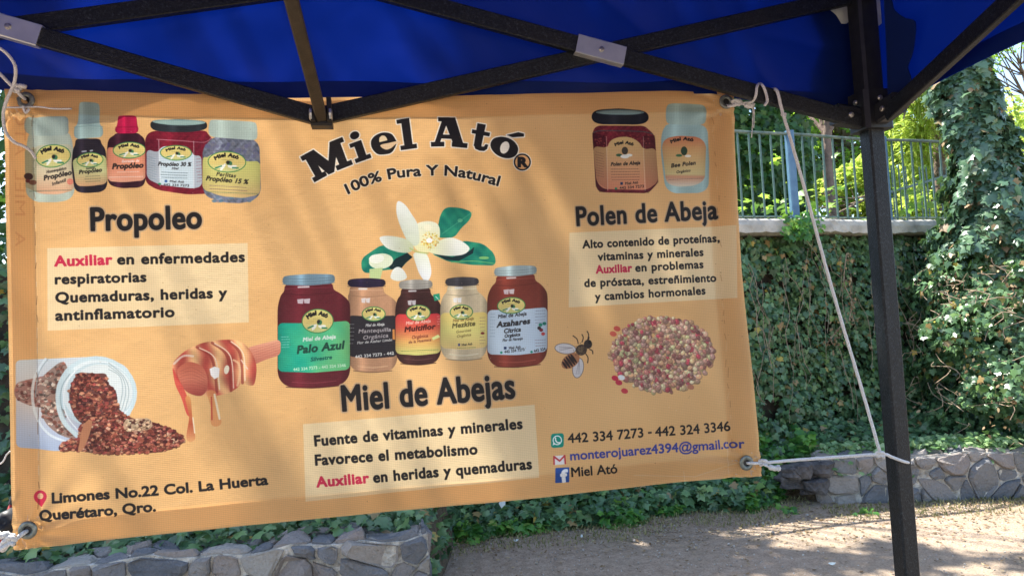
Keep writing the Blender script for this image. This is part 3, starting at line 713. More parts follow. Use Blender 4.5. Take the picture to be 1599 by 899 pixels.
# --- spilled jar of propolis crumbs
poly([(25, 562), (162, 556), (196, 572), (212, 602), (212, 625), (200, 652), (150, 690), (91, 704), (27, 697)], vgrad(556, 700, [(0, (206, 216, 220)), (.5, (214, 206, 200)), (.8, (186, 196, 214)), (1, (168, 184, 210))]))
CR = [(120, 52, 40), (150, 74, 56), (96, 38, 32), (176, 100, 74), (200, 130, 96), (134, 60, 50), (166, 70, 62), (84, 34, 34)]
def crumbs(pts, n, size=5.0, cols=CR, seed=3, base=(92, 42, 36)):
    r = random.Random(seed); P = np.array(pts, float); poly(pts, base, .9, True)
    x0, y0 = P.min(0); x1, y1 = P.max(0); k = 0
    while k < n:
        x, y = r.uniform(x0, x1), r.uniform(y0, y1)
        ins = False; j = len(P) - 1
        for i in range(len(P)):
            if (P[i][1] > y) != (P[j][1] > y) and x < (P[j][0] - P[i][0]) * (y - P[i][1]) / (P[j][1] - P[i][1]) + P[i][0]: ins = not ins
            j = i
        if not ins: continue
        k += 1; m = r.randint(4, 6); a0 = r.uniform(0, 6.28); w = r.uniform(.5, 1) * size
        c = np.array(r.choice(cols), float) * r.uniform(.8, 1.15)
        q = [(x + w * math.cos(a0 + 6.28 * i / m) * r.uniform(.6, 1.1), y + .7 * w * math.sin(a0 + 6.28 * i / m) * r.uniform(.6, 1.1)) for i in range(m)]
        poly([(a + .7, b + 1) for a, b in q], c * .45, .7); poly(q, c)
        if r.random() < .5: line([q[0], q[1]], .8, np.minimum(c * 1.4 + 30, 255), .7, False)
crumbs([(26, 600), (45, 592), (80, 585), (104, 590), (106, 620), (95, 634), (60, 636), (27, 622)], 130, 4.5, [(150, 92, 80), (190, 150, 132), (126, 74, 66), (206, 176, 158)], 5, (160, 110, 98))
crumbs([(60, 600), (80, 575), (100, 566), (108, 600), (100, 660), (118, 684), (90, 676), (66, 650)], 150, 5, [(150, 96, 80), (200, 160, 136), (120, 70, 58), (216, 190, 166), (110, 90, 80)], 6, (150, 116, 100))
line([(70, 560), (54, 585), (50, 620), (58, 655), (78, 678), (106, 690)], 3.2, (226, 236, 238), .8); line([(74, 560), (58, 585), (54, 620)], 1.2, (150, 170, 176), .8)
ell(151, 612, 62, 56, (198, 218, 222), .2); ell(152, 612, 56, 50, (222, 232, 232), .2); ell(156, 611, 52, 45, (196, 214, 218), .2); ell(158, 611, 48, 42, (218, 226, 224), .2)
for k in range(3): line([(168, 566 + k * 5), (192 - k * 3, 588), (200 - k * 5, 612), (194 - k * 5, 640)], 1.1, (140, 160, 164), .7)
crumbs([(120, 584), (134, 582), (148, 583), (164, 584), (168, 598), (180, 612), (184, 636), (196, 652), (170, 664), (130, 662), (112, 640), (108, 610)], 420, 5, CR, 7)
line([(112, 578), (94, 596), (90, 625), (98, 655), (116, 676), (128, 682)], 6, (204, 222, 224), .95); line([(108, 584), (97, 602), (94, 626), (102, 654)], 1.5, (146, 170, 176), .8); line([(116, 580), (102, 600), (99, 628), (106, 652), (122, 672)], 1.6, (240, 246, 246), .9)
crumbs([(124, 664), (150, 650), (180, 642), (204, 652), (236, 660), (262, 668), (280, 678), (288, 688), (274, 698), (248, 706), (200, 708), (160, 709), (125, 704), (95, 703), (94, 694), (108, 686), (122, 682)], 900, 5, CR + [(206, 150, 120), (180, 96, 80)], 8)
crumbs([(196, 656), (232, 654), (232, 670), (196, 672)], 60, 4.5, [(222, 186, 146), (200, 160, 120), (90, 50, 40)], 9, (200, 160, 126))
poly([(124, 690), (127, 672), (134, 658), (143, 657), (140, 676), (130, 700), (122, 704)], (196, 126, 86), 1, True)

# --- address and contacts
ell(64, 774, 9.6, 9.6, RED); poly([(55.6, 779), (72.6, 779), (65, 791)], RED); ell(64, 773.5, 4.6, 4.6, (232, 180, 130))
text("Limones No.22 Col. La Huerta", [(83, 784), (250, 772), (418, 756)], 15, INK, .055); text("Querétaro, Qro.", [(63, 811), (150, 805), (243, 797)], 15, INK, .055)
def rrect(x0, y0, x1, y1, r, col, sk=-.05):
    pts = []
    for cx, cy, a in ((x1 - r, y0 + r, -90), (x1 - r, y1 - r, 0), (x0 + r, y1 - r, 90), (x0 + r, y0 + r, 180)):
        for k in range(5): t = math.radians(a + k * 22.5); pts.append((cx + r * math.cos(t), cy + r * math.sin(t) + sk * (cx - x0)))
    poly(pts, col)
rrect(860, 676.5, 880, 698.5, 4, (6, 146, 122)); ell(869.8, 686.6, 7.4, 7.6, (240, 246, 240)); poly([(862.4, 694.6), (864, 688.6), (867.6, 692.8)], (240, 246, 240)); ell(869.8, 686.6, 5.7, 5.9, (6, 146, 122))
line([(867, 683), (867.4, 687), (870, 690), (873.4, 690.4)], 2.2, (240, 246, 240))
poly([(865, 711), (882, 710), (883, 724), (866, 725.5)], (238, 232, 226)); line([(865, 724), (864.6, 712), (873.6, 719), (881.6, 710.6), (882.6, 723)], 2.6, (206, 52, 60), 1, False)
rrect(867, 730, 889, 753.5, 1, (40, 84, 166)); text("f", [(877, 752), (887, 751)], 18, (244, 244, 244), .09)
text("442 334 7273", [(887, 691), (946, 687), (1005, 682)], 14.5, INK, .03); text("-", [(1013, 680), (1018, 679.6)], 14.5, INK, .03); text("442 324 3346", [(1024, 681), (1082, 677), (1141, 672)], 14.5, INK, .03)
text("monterojuarez4394@gmail.cor", [(891, 718), (1020, 708), (1160, 698)], 14, (52, 62, 150), .035); text("Miel Ató", [(893, 744), (964, 738)], 14.5, INK, .03)
# print of the reverse side showing faintly through the left fold, mirrored
text("A  MIEL  ATÓ", [(24, 170), (24, 385)], 15, (176, 96, 60), .0, None, 0, .22, flip=True)
# worn, cracked specks and creases along the welded folds
for i in range(26):
    y = 175 + i * 24 + random.uniform(-6, 6); x = np.interp(y, [170, 790], [49, 61])
    if random.random() < .55: line([(x + random.uniform(-2, 2), y), (x + random.uniform(-2, 2), y + random.uniform(6, 22))], .9, (120, 78, 44), .6, False)
    else: line([(x, y), (x + random.uniform(-1, 1), y + random.uniform(6, 22))], .8, (240, 224, 196), .5, False)
for i in range(30):
    y = 180 + i * 18 + random.uniform(-6, 6); x = np.interp(y, [170, 740], [1113, 1146])
    line([(x + random.uniform(-2, 2), y), (x + random.uniform(-2, 2), y + random.uniform(5, 16))], .9, random.choice(((150, 88, 44), (244, 214, 170))), .45, False)
for (a, b) in (((1086, 744), (1180, 712)), ((990, 742), (1086, 744)), ((1140, 760), (1136, 690)), ((1072, 765), (1068, 735))): line([a, b], .8, (236, 220, 196), .55, False)
for i in range(300):
    x, y = random.uniform(10, 1180), random.uniform(140, 850); ell(x, y, random.uniform(.4, 1.0), random.uniform(.4, .9), random.choice(((150, 100, 60), (120, 80, 50), (240, 214, 180))), 0, .5, 6)
# scrim weave showing through the vinyl
_ys, _xs = np.mgrid[0:BH, 0:BW]
_wv = (np.maximum(np.sin(_ys * (2 * np.pi / 5.4)), 0) ** 2 * (.085 + .03 * vnoise(_xs / 60, _ys / 60, 1, 1)) + np.maximum(np.sin(_xs * (2 * np.pi / 6.3)), 0) ** 2 * .045)
_lum = ART @ np.array([.3, .6, .1], np.float32)
ART = (ART * .9 + _lum[..., None] * .08 + 5) * (1 - _wv)[..., None]
ART *= 1 + .05 * vnoise(_xs / 260, _ys / 190, 1, 3)[..., None]
ART += RNG.normal(0, 2.0, (BH, BW, 1)).astype(np.float32)
ART = np.clip(ART, 0, 255)
img = bpy.data.images.new('banner_print', BW, BH, alpha=False)
_buf = np.ones((BH, BW, 4), np.float32); _buf[..., :3] = ART[::-1] / 255.0
img.pixels.foreach_set(_buf.ravel()); img.update(); img.pack()
del _buf, _tx, _ty, LX, LY
bpy.data.objects.remove(_fo); bpy.data.curves.remove(_fc)
# ------------------------------------------------------------------ materials
def mat_banner(tr):
    m, nt, out = new_mat('printed_vinyl')
    ti = nt.nodes.new('ShaderNodeTexImage'); ti.image = img; ti.interpolation = 'Cubic'; ti.extension = 'EXTEND'
    uv = nt.nodes.new('ShaderNodeUVMap'); uv.uv_map = 'UVMap'; nt.links.new(uv.outputs[0], ti.inputs[0])
    n = noise(nt, 7, 4.0); b = bump(nt, n, 0.4, 0.014)
    # fine woven relief of the scrim
    w1 = nt.nodes.new('ShaderNodeTexWave'); w1.wave_type = 'BANDS'; w1.bands_direction = 'Y'; w1.inputs['Scale'].default_value = 80; w1.inputs['Distortion'].default_value = .4
    nt.links.new(uv.outputs[0], w1.inputs[0]); b2 = bump(nt, w1.outputs[0], 0.15, 0.001, b)
    p = bsdf(nt, out, ti.outputs[0], 0.42, 0.35, 0, b2)
    translucent_mix(nt, out, p, ti.outputs[0], tr, b2); return m
BANNER = mat_banner(0.42)
def mat_back():
    m, nt, out = new_mat('vinyl_reverse')
    n = noise(nt, 9, 3.0); p = bsdf(nt, out, (0.62, .47, .33, 1), 0.5, 0.3, 0, bump(nt, n, .2, .005)); translucent_mix(nt, out, p, (0.74, .62, .5, 1), .55); return m
VBACK = mat_back()

def mat_steel():
    m, nt, out = new_mat('black_hammered_paint')
    tc = nt.nodes.new('ShaderNodeTexCoord')
    v = nt.nodes.new('ShaderNodeTexVoronoi'); v.inputs['Scale'].default_value = 380; nt.links.new(tc.outputs['Object'], v.inputs[0])
    n1 = noise(nt, 160, 3, tc.outputs['Object']); n2 = noise(nt, 6, 3, tc.outputs['Object'])
    b = bump(nt, v.outputs[0], .5, .002); b = bump(nt, n1, .3, .0015, b)
    c = ramp(nt, [(.40, (.004, .0055, .0065)), (.58, (.011, .014, .018)), (.72, (.035, .042, .05))], n1)
    c = mixc(nt, ramp(nt, [(.52, (0, 0, 0)), (.75, (.25, .25, .25))], n2), c, (.04, .034, .026, 1))
    bsdf(nt, out, c, ramp(nt, [(0, (.3,) * 3), (1, (.5,) * 3)], n2), .32, 0, b); return m
STEEL = mat_steel()
STEEL_BROWN = simple_mat('brown_black_steel', (.02, .016, .012), (.045, .034, .024), 30, .5, .4, 200, .002)  # browner than the frame's black, for the brace at the middle node
PLASTIC = simple_mat('black_plastic', (.008, .009, .011), (.02, .021, .023), 30, .45, .2, 90, .001)
ZINC = simple_mat('zinc_plated_steel', (.45, .48, .5), (.62, .64, .64), 14, .38, .1, 60, .001, .5, .65)
GROM = simple_mat('tarnished_eyelet', (.10, .115, .105), (.26, .28, .25), 90, .42, .2, 90, .001, .5, .5)
BOLT = simple_mat('bolt_steel', (.3, .28, .24), (.6, .58, .52), 60, .35, .2, 90, .001, .5, .8)
def fabric(name, c1, c2, tcol, tr, wr=.5):
    m, nt, out = new_mat(name); n = noise(nt, 2.2, 3.0); f = noise(nt, 260, 2.0); k = noise(nt, 3.5, 2.5, None, .5, .3)
    c = ramp(nt, [(.3, c1), (.7, c2)], n); b = bump(nt, k, wr, .02); b = bump(nt, f, .12, .001, b)
    p = bsdf(nt, out, c, .5, .4, 0, b); translucent_mix(nt, out, p, tcol, tr, b); return m
BLUE = fabric('blue_polyester_canopy', (.002, .018, .12), (.004, .026, .17), (.0006, .016, .23, 1), .42, .55)
BLUE_ROOF = fabric('blue_polyester_roof', (.003, .02, .15), (.005, .03, .2), (.001, .02, .2, 1), .16, .3)
NAVY = fabric('navy_reinforcing_patch', (.004, .016, .09), (.006, .022, .12), (.003, .02, .14, 1), .15, .3)
PATCH = simple_mat('pale_tape', (.5, .54, .5), (.62, .66, .6), 30, .6, .2, 90, .002)
def mat_cord():
    m, nt, out = new_mat('white_braided_cord'); tc = nt.nodes.new('ShaderNodeTexCoord')
    v = nt.nodes.new('ShaderNodeTexVoronoi'); v.inputs['Scale'].default_value = 420; nt.links.new(tc.outputs['Object'], v.inputs[0])
    c = ramp(nt, [(0, (.55, .54, .52)), (.8, (.80, .80, .80))], v.outputs[0]); p = bsdf(nt, out, c, .75, .2, 0, bump(nt, v.outputs[0], .8, .002)); return m
CORD = mat_cord()
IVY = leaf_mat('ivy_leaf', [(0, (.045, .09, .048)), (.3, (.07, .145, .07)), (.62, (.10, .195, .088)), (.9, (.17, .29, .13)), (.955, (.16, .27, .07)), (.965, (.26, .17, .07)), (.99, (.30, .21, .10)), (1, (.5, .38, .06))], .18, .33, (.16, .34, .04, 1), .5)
IVY_GREY = leaf_mat('column_ivy_leaf', [(0, (.05, .10, .07)), (.5, (.075, .15, .09)), (.93, (.12, .21, .12)), (.97, (.24, .17, .10)), (1, (.3, .2, .12))], .15, .3, (.18, .34, .06, 1), .6)
IVY_BRIGHT = leaf_mat('young_ground_ivy_leaf', [(0, (.03, .11, .03)), (.5, (.07, .22, .045)), (.9, (.16, .36, .06)), (1, (.3, .34, .1))], .35, .38)
DRYLEAF = leaf_mat('dry_leaf', [(0, (.12, .075, .04)), (.5, (.25, .17, .1)), (1, (.42, .32, .2))], .15, .7, (.3, .2, .1, 1), .2)
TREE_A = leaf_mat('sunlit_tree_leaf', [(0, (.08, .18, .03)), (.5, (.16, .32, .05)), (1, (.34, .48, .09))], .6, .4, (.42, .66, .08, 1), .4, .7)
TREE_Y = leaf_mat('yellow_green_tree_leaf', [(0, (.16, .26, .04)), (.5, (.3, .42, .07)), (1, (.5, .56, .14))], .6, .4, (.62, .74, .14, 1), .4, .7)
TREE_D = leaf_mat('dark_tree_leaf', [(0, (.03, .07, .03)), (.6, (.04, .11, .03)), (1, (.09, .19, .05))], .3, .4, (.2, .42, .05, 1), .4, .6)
BARK = simple_mat('bark', (.10, .075, .055), (.24, .18, .14), 9, .9, 1.0, 26, .03)
PBARK = simple_mat('pale_pink_bark', (.12, .085, .07), (.27, .20, .16), 6, .9, .8, 20, .02)
VINE = simple_mat('dry_vine_stem', (.2, .14, .09), (.4, .31, .22), 30, .85, .6, 80, .004)
def mat_stone():
    m, nt, out = new_mat('basalt_fieldstone'); oi = nt.nodes.new('ShaderNodeObjectInfo')
    n = noise(nt, 9, 6, None, .65); n2 = noise(nt, 55, 5, None, .7); n3 = noise(nt, 3, 3)
    base = ramp(nt, [(0, (.10, .112, .13)), (.35, (.175, .18, .19)), (.6, (.235, .225, .215)), (.8, (.27, .225, .20)), (1, (.38, .36, .32))], oi.outputs['Random'])
    c = mixc(nt, ramp(nt, [(.35, (0,) * 3), (.7, (.75,) * 3)], n), base, mixc(nt, .5, base, (.30, .28, .26, 1)))
    c = mixc(nt, ramp(nt, [(.6, (0,) * 3), (.75, (.6,) * 3)], n3), c, (.34, .32, .28, 1))
    c = mixc(nt, .35, c, n2, 'OVERLAY')
    b = bump(nt, n, 1.0, .045); b = bump(nt, n2, .9, .012, b); bsdf(nt, out, c, .85, .3, 0, b); return m
STONE = mat_stone()
MORTAR = simple_mat('lime_mortar', (.2, .185, .16), (.72, .68, .6), 16, .95, 1.0, 45, .03)
DARKROCK = simple_mat('dark_rough_rock', (.045, .042, .045), (.16, .145, .14), 11, .9, 1.0, 30, .03)
CONC = simple_mat('weathered_concrete', (.26, .25, .22), (.6, .57, .5), 5, .9, .7, 40, .01, detail=9)
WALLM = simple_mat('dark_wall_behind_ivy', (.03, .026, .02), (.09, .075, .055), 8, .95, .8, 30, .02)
RAIL = simple_mat('green_painted_iron', (.05, .10, .09), (.10, .17, .15), 20, .45, .15, 80, .001)
RAILTOP = simple_mat('worn_green_rail_paint', (.05, .09, .08), (.2, .24, .2), 12, .5, .3, 80, .001)
POSTB = simple_mat('pale_blue_painted_post', (.06, .13, .22), (.10, .20, .30), 12, .45, .2, 60, .001)
def mat_dirt():
    m, nt, out = new_mat('packed_gravelly_earth')
    n = noise(nt, 1.1, 5); n2 = noise(nt, 90, 5, None, .75); n3 = noise(nt, 14, 5, None, .7)
    v = nt.nodes.new('ShaderNodeTexVoronoi'); v.inputs['Scale'].default_value = 130; g = nt.nodes.new('ShaderNodeNewGeometry'); nt.links.new(g.outputs['Position'], v.inputs[0])
    c = ramp(nt, [(.3, (.30, .222, .158)), (.7, (.52, .405, .305))], n3)
    c = mixc(nt, ramp(nt, [(.42, (0,) * 3), (.68, (.7,) * 3)], n), c, (.36, .29, .21, 1))
    c = mixc(nt, ramp(nt, [(.3, (.8,) * 3), (.52, (0,) * 3)], n2), c, (.12, .09, .07, 1))
    c = mixc(nt, ramp(nt, [(.6, (0,) * 3), (.74, (.8,) * 3)], n2), c, (.62, .57, .5, 1))
    b = bump(nt, n2, .8, .012); b = bump(nt, v.outputs[0], .5, .008, b); b = bump(nt, n3, .5, .03, b)
    bsdf(nt, out, c, .95, .15, 0, b); return m
DIRT = mat_dirt()
SOIL = simple_mat('leaf_mould_soil', (.05, .035, .022), (.16, .12, .075), 14, .95, 1.0, 60, .02)
GRASSM = leaf_mat('dry_grass_blade', [(0, (.10, .11, .04)), (.5, (.22, .2, .09)), (1, (.42, .36, .2))], .3, .6, (.4, .4, .1, 1), .3)

# ------------------------------------------------------------------ setting: ground, terrace
def wall_face(x):     # y of the ivy wall's face
    return np.interp(x, [-9, -6, -3, -1, .5, 1.95, 4.3, 7, 12], [5.3, 5.35, 5.6, 5.95, 6.2, 6.48, 7.25, 8.2, 9.9])
def stone_front(x): return np.interp(x, [-9, -2.66, -1.74, -.97, -.53], [3.0, 3.67, 3.79, 3.84, 3.95])
def sstep(a, b, x): t = np.clip((x - a) / (b - a), 0, 1); return t * t * (3 - 2 * t)
def bed_h(x, y):
    """height of the planting bed"""
    x = np.asarray(x, float); y = np.asarray(y, float)
    left = (1 - sstep(-.62, -.50, x)) * sstep(0, .08, y - (stone_front(x) + .06)) * .41 + sstep(.8, 2.2, y - stone_front(x)) * .10 * (1 - sstep(-.6, -.4, x))
    ye = np.interp(x, [-.6, -.1, .7, 1.2, 1.7, 2.1], [5.35, 5.45, 5.5, 5.8, 5.65, 5.8])
    mid = sstep(0, .75, y - ye) * .42 * sstep(-.62, -.5, x) * (1 - sstep(2.1, 2.5, x))
    yr = np.interp(x, [2.0, 2.45, 3.2, 4, 6], [5.95, 5.82, 5.78, 5.72, 5.6])
    right = sstep(2.2, 2.5, x) * (sstep(0, .1, y - yr) * .35 + sstep(.2, 1.2, y - yr) * .16)
    return left + mid + right + .012 * vnoise(x, y, 4, 1)

gx = np.concatenate([[-400, -60, -20], np.linspace(-9, 9, 73), [20, 60, 400]]); gy = np.concatenate([[-400, -60, -12], np.linspace(-6, 9, 61), [12, 60, 500]])
X, Y = np.meshgrid(gx, gy); Zg = .012 * vnoise(X, Y, .8, 0) * (np.abs(X) < 9) * (np.abs(Y) < 9) - .002
idx = np.arange(X.size).reshape(X.shape)
q = np.stack([idx[:-1, :-1], idx[:-1, 1:], idx[1:, 1:], idx[1:, :-1]], -1).reshape(-1, 4)
tag(mk('ground', np.stack([X, Y, Zg], -1), q, DIRT, smooth=True), 'pale gravelly earth path with dappled sun at the right', kind='structure')

def grid_mesh(name, us, vs, fn, mat, parent=None, uvfn=None, base=None, smooth=True):
    U, Vv = np.meshgrid(us, vs); P = fn(U, Vv); idx = np.arange(U.size).reshape(U.shape)
    q = np.stack([idx[:-1, :-1], idx[:-1, 1:], idx[1:, 1:], idx[1:, :-1]], -1).reshape(-1, 4)
    uv = None if uvfn is None else uvfn(U, Vv, P).reshape(-1, 2)
    return mk(name, P.reshape(-1, 3), q, mat, parent, smooth, uv, base)
def bedfn(U, V):
    y0 = np.where(U < -.55, stone_front(U) + .05, 5.0); y1 = wall_face(U) + .1
    Yy = y0 + (y1 - y0) * V; return np.stack([U, Yy, bed_h(U, Yy) - .012 - .05 * (1 - sstep(.01, .06, bed_h(U, Yy)))], -1)
us = np.concatenate([np.linspace(-8, -.7, 60), np.linspace(-.66, 2.6, 90), np.linspace(2.65, 9, 70)])
tag(grid_mesh('planting_bed_soil', us, np.linspace(0, 1, 70), bedfn, SOIL), 'dark leaf mould soil of the raised bed under the ivy', kind='structure')
TERR = 2.22
ter = []
for x in np.linspace(-12, 12, 49): ter.append((x, wall_face(x) + .02, TERR))
n = len(ter); far = [(-400, 12, TERR), (-400, 500, TERR), (400, 500, TERR), (400, 12, TERR)]
V = ter + far[::-1]
tag(mk('upper_terrace_ground', V, [tuple(range(n + 4))], SOIL), 'soil of the upper terrace behind the railing', kind='structure')

# ------------------------------------------------------------------ retaining wall with ledge
xs = np.linspace(-9, 11, 81)
V = []
for x in xs:
    y = float(wall_face(x)); V += [(x, y, -.2), (x, y, TERR - .02), (x, y + .35, TERR - .02), (x, y + .35, -.2)]
Fc = []
for i in range(len(xs) - 1):
    for k in range(4): Fc.append((i * 4 + k, i * 4 + (k + 1) % 4, (i + 1) * 4 + (k + 1) % 4, (i + 1) * 4 + k)[::-1])
Fc += [(0, 1, 2, 3), tuple(len(V) - 4 + k for k in (3, 2, 1, 0))]
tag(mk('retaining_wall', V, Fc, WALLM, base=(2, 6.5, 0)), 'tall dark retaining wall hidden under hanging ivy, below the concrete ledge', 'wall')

LX0, LX1 = -2.2, 4.5
def ledge_y(x): return wall_face(x) - .29 + .02 * np.sin(np.asarray(x) * 2.3)
def ledge_top(x): return 2.37 - .012 * (np.asarray(x) - 1.95) + .004 * np.sin(np.asarray(x) * 5)
V, Fc = [], []
xs = np.linspace(LX0, LX1, 130); jr = np.random.default_rng(4)
for x in xs:
    y = float(ledge_y(x)); t = float(ledge_top(x)); yb = float(wall_face(x)) + .5; j = jr.normal(0, .005, 6)
    V += [(x, y + j[0], t - .125 + j[1]), (x, y - .006 + j[2], t - .06), (x, y + .002 + j[3], t - .018 + j[4] * .5), (x, y + .02, t + j[5] * .3), (x, yb, t + .005), (x, yb, t - .13), (x, y + .16, t - .128)]
for i in range(len(xs) - 1):
    for k in range(7): Fc.append((i * 7 + k, i * 7 + (k + 1) % 7, (i + 1) * 7 + (k + 1) % 7, (i + 1) * 7 + k)[::-1])
Fc += [tuple(range(7)), tuple(len(V) - 7 + k for k in range(6, -1, -1))]
ledge = tag(mk('concrete_ledge', V, Fc, CONC, base=(2, 6.2, 2.3), smooth=False), 'rough grey concrete ledge jutting out over the ivy wall under the railing', 'ledge')

# railing
def fence_pt(x, off=.12): return np.array([x, float(ledge_y(x)) + off, float(ledge_top(x))])
RH = .80
rail = empty('iron_railing', fence_pt(2.6), 'green iron railing with pale blue posts standing on the concrete ledge', 'railing')
rx = np.linspace(-1.0, 4.36, 50)
mk('top_rail', *join([bar_geo(fence_pt(a) + [0, 0, RH], fence_pt(b + .004) + [0, 0, RH], .04, .02) for a, b in zip(rx[:-1], rx[1:])]), RAILTOP, rail)
mk('bottom_rail', *join([bar_geo(fence_pt(a) + [0, 0, .035], fence_pt(b + .004) + [0, 0, .035], .025, .012) for a, b in zip(rx[:-1], rx[1:])]), RAIL, rail)
def xat(px):    # x on the railing line seen at layout column px, halfway up
    lo, hi = -1.5, 5.5
    for _ in range(40):
        m_ = (lo + hi) / 2; p = fence_pt(m_) + [0, 0, .4] - CAM; c = 799.5 + F_PX * (p @ RT) / (p @ FW)
        if c < px: lo = m_
        else: hi = m_
    return m_
posts = [-.85, xat(1237), xat(1384), xat(1506)]
pm = None
for i, x in enumerate(posts):
    mt = POSTB if i in (0, 1, 2) else RAIL
    p = fence_pt(x); w = .07 if i == 1 else .05
    po = mk('post', *join([bar_geo(p - [0, 0, .01], p + [0, 0, RH + .03], w, w, (0, 1, 0), .12), bar_geo(p + [0, 0, 0.0], p + [0, 0, .012], w * 1.8, w * 1.8, (0, 1, 0))]), mt, rail, base=tuple(p))
bx = []
x = posts[0] + .115
while x < 4.36:
    if min(abs(x - q) for q in posts) > .05: bx.append(x)
    x += .113
b0 = None
for x in bx:
    p = fence_pt(x)
    if b0 is None: b0 = mk('baluster', *bar_geo(p + [0, 0, .0], p + [0, 0, RH - .008], .016, .016, (0, 1, 0)), RAIL, rail, base=tuple(p))
    else:
        o = b0.copy(); COL.objects.link(o); o.parent = rail; o.location = tuple(p - wloc(rail))

# a second railing a little further back
rail2 = empty('handrail', (4.6, 8.2, TERR), 'thin green handrail of a stair further back, behind the blue-posted railing', 'railing')
pa, pb = np.array([4.25, 8.2, 2.5]), np.array([6.2, 8.9, 3.05])
mk('top_rail', *bar_geo(pa + [0, 0, .3], pb + [0, 0, .22], .03, .03), RAIL, rail2); mk('bottom_rail', *bar_geo(pa + [0, 0, -.5], pb + [0, 0, -.6], .025, .02), RAIL, rail2)
b1 = None
for i in range(19):
    t = (i + .5) / 19; p = pa + (pb - pa) * t; p[2] = 2.3
    if b1 is None: b1 = mk('baluster', *bar_geo(p, p + [0, 0, .86], .014, .014, (0, 1, 0)), RAIL, rail2, base=tuple(p))
    else:
        o = b1.copy(); COL.objects.link(o); o.parent = rail2; o.location = tuple(p - wloc(rail2))

# ------------------------------------------------------------------ fieldstone walls
def voronoi(u0, u1, v0, v1, du, dv, rng):
    nu = max(1, int(round((u1 - u0) / du))); nv = max(1, int(round((v1 - v0) / dv))); S = []
    for j in range(nv):
        for i in range(nu + 1):
            S.append((u0 + (i + (.5 if j % 2 else 0) + rng.uniform(-.36, .36)) * (u1 - u0) / nu, v0 + (j + .5 + rng.uniform(-.34, .34)) * (v1 - v0) / nv))
    cells = []; W = [rng.uniform(-.16, .16) for _ in S]
    for k, (a, b) in enumerate(S):
        P = [(u0, v0), (u1, v0), (u1, v1), (u0, v1)]
        for l, (c, d) in enumerate(S):
            if l == k or abs(c - a) > 3 * du or abs(d - b) > 3 * dv: continue
            h_ = .5 + W[k] - W[l]; mx, my = a + (c - a) * h_, b + (d - b) * h_; nx, ny = c - a, d - b; Q = []
            for i in range(len(P)):
                p, q_ = P[i], P[(i + 1) % len(P)]
                dp = (p[0] - mx) * nx + (p[1] - my) * ny; dq = (q_[0] - mx) * nx + (q_[1] - my) * ny
                if dp <= 0: Q.append(p)
                if dp * dq < 0: t = dp / (dp - dq); Q.append((p[0] + t * (q_[0] - p[0]), p[1] + t * (q_[1] - p[1])))
            P = Q
            if len(P) < 3: break
        if len(P) >= 3: cells.append(P)
    return cells
def stone_geo(P, to3, gap, rng, proud=.03):
    P = np.array(P, float); c = P.mean(0)
    d = np.hypot(*(P - c).T); r = d.min()
    if r < .012: return None
    P = c + (P - c) * (1 - gap / np.maximum(d, gap * 1.4))[:, None]
    Q = []                                     # cut corners and roughen the outline
    for i in range(len(P)):
        a, b = P[i], P[(i + 1) % len(P)]; L = np.hypot(*(b - a))
        if L < .012: Q.append((a + b) / 2); continue
        f = rng.uniform(.10, .26)
        Q.append(a + (b - a) * f + rng.normal(0, .0035, 2)); Q.append(b - (b - a) * f + rng.normal(0, .0035, 2))
    Q = np.array(Q); n = len(Q)
    if n < 4: return None
    pr = proud * rng.uniform(.35, 1.3); tl = rng.normal(0, .11, 2)
    V = [to3(u, v, -.02) for u, v in Q]
    V += [to3(*(c + (k - c) * .97), pr * .55) for k in Q]
    V += [to3(*(c + (k - c) * rng.uniform(.74, .84)), pr * rng.uniform(.7, 1.2) + float(np.dot(k - c, tl))) for k in Q]
    V.append(to3(*c, pr * rng.uniform(.95, 1.2)))
    F_ = []
    for i in range(n):
        j = (i + 1) % n
        F_ += [(i, j, n + j, n + i), (n + i, n + j, 2 * n + j, 2 * n + i), (2 * n + i, 2 * n + j, 3 * n)]
    return V, F_
def path_at(path, u):
    path = np.array(path, float); sg = np.hypot(*np.diff(path, axis=0).T); cm = np.concatenate([[0], np.cumsum(sg)])
    i = int(np.clip(np.searchsorted(cm, u, 'right') - 1, 0, len(sg) - 1)); t = (u - cm[i]) / sg[i]
    d = (path[i + 1] - path[i]) / sg[i]; return path[i] + (path[i + 1] - path[i]) * t, np.array([d[1], -d[0]])
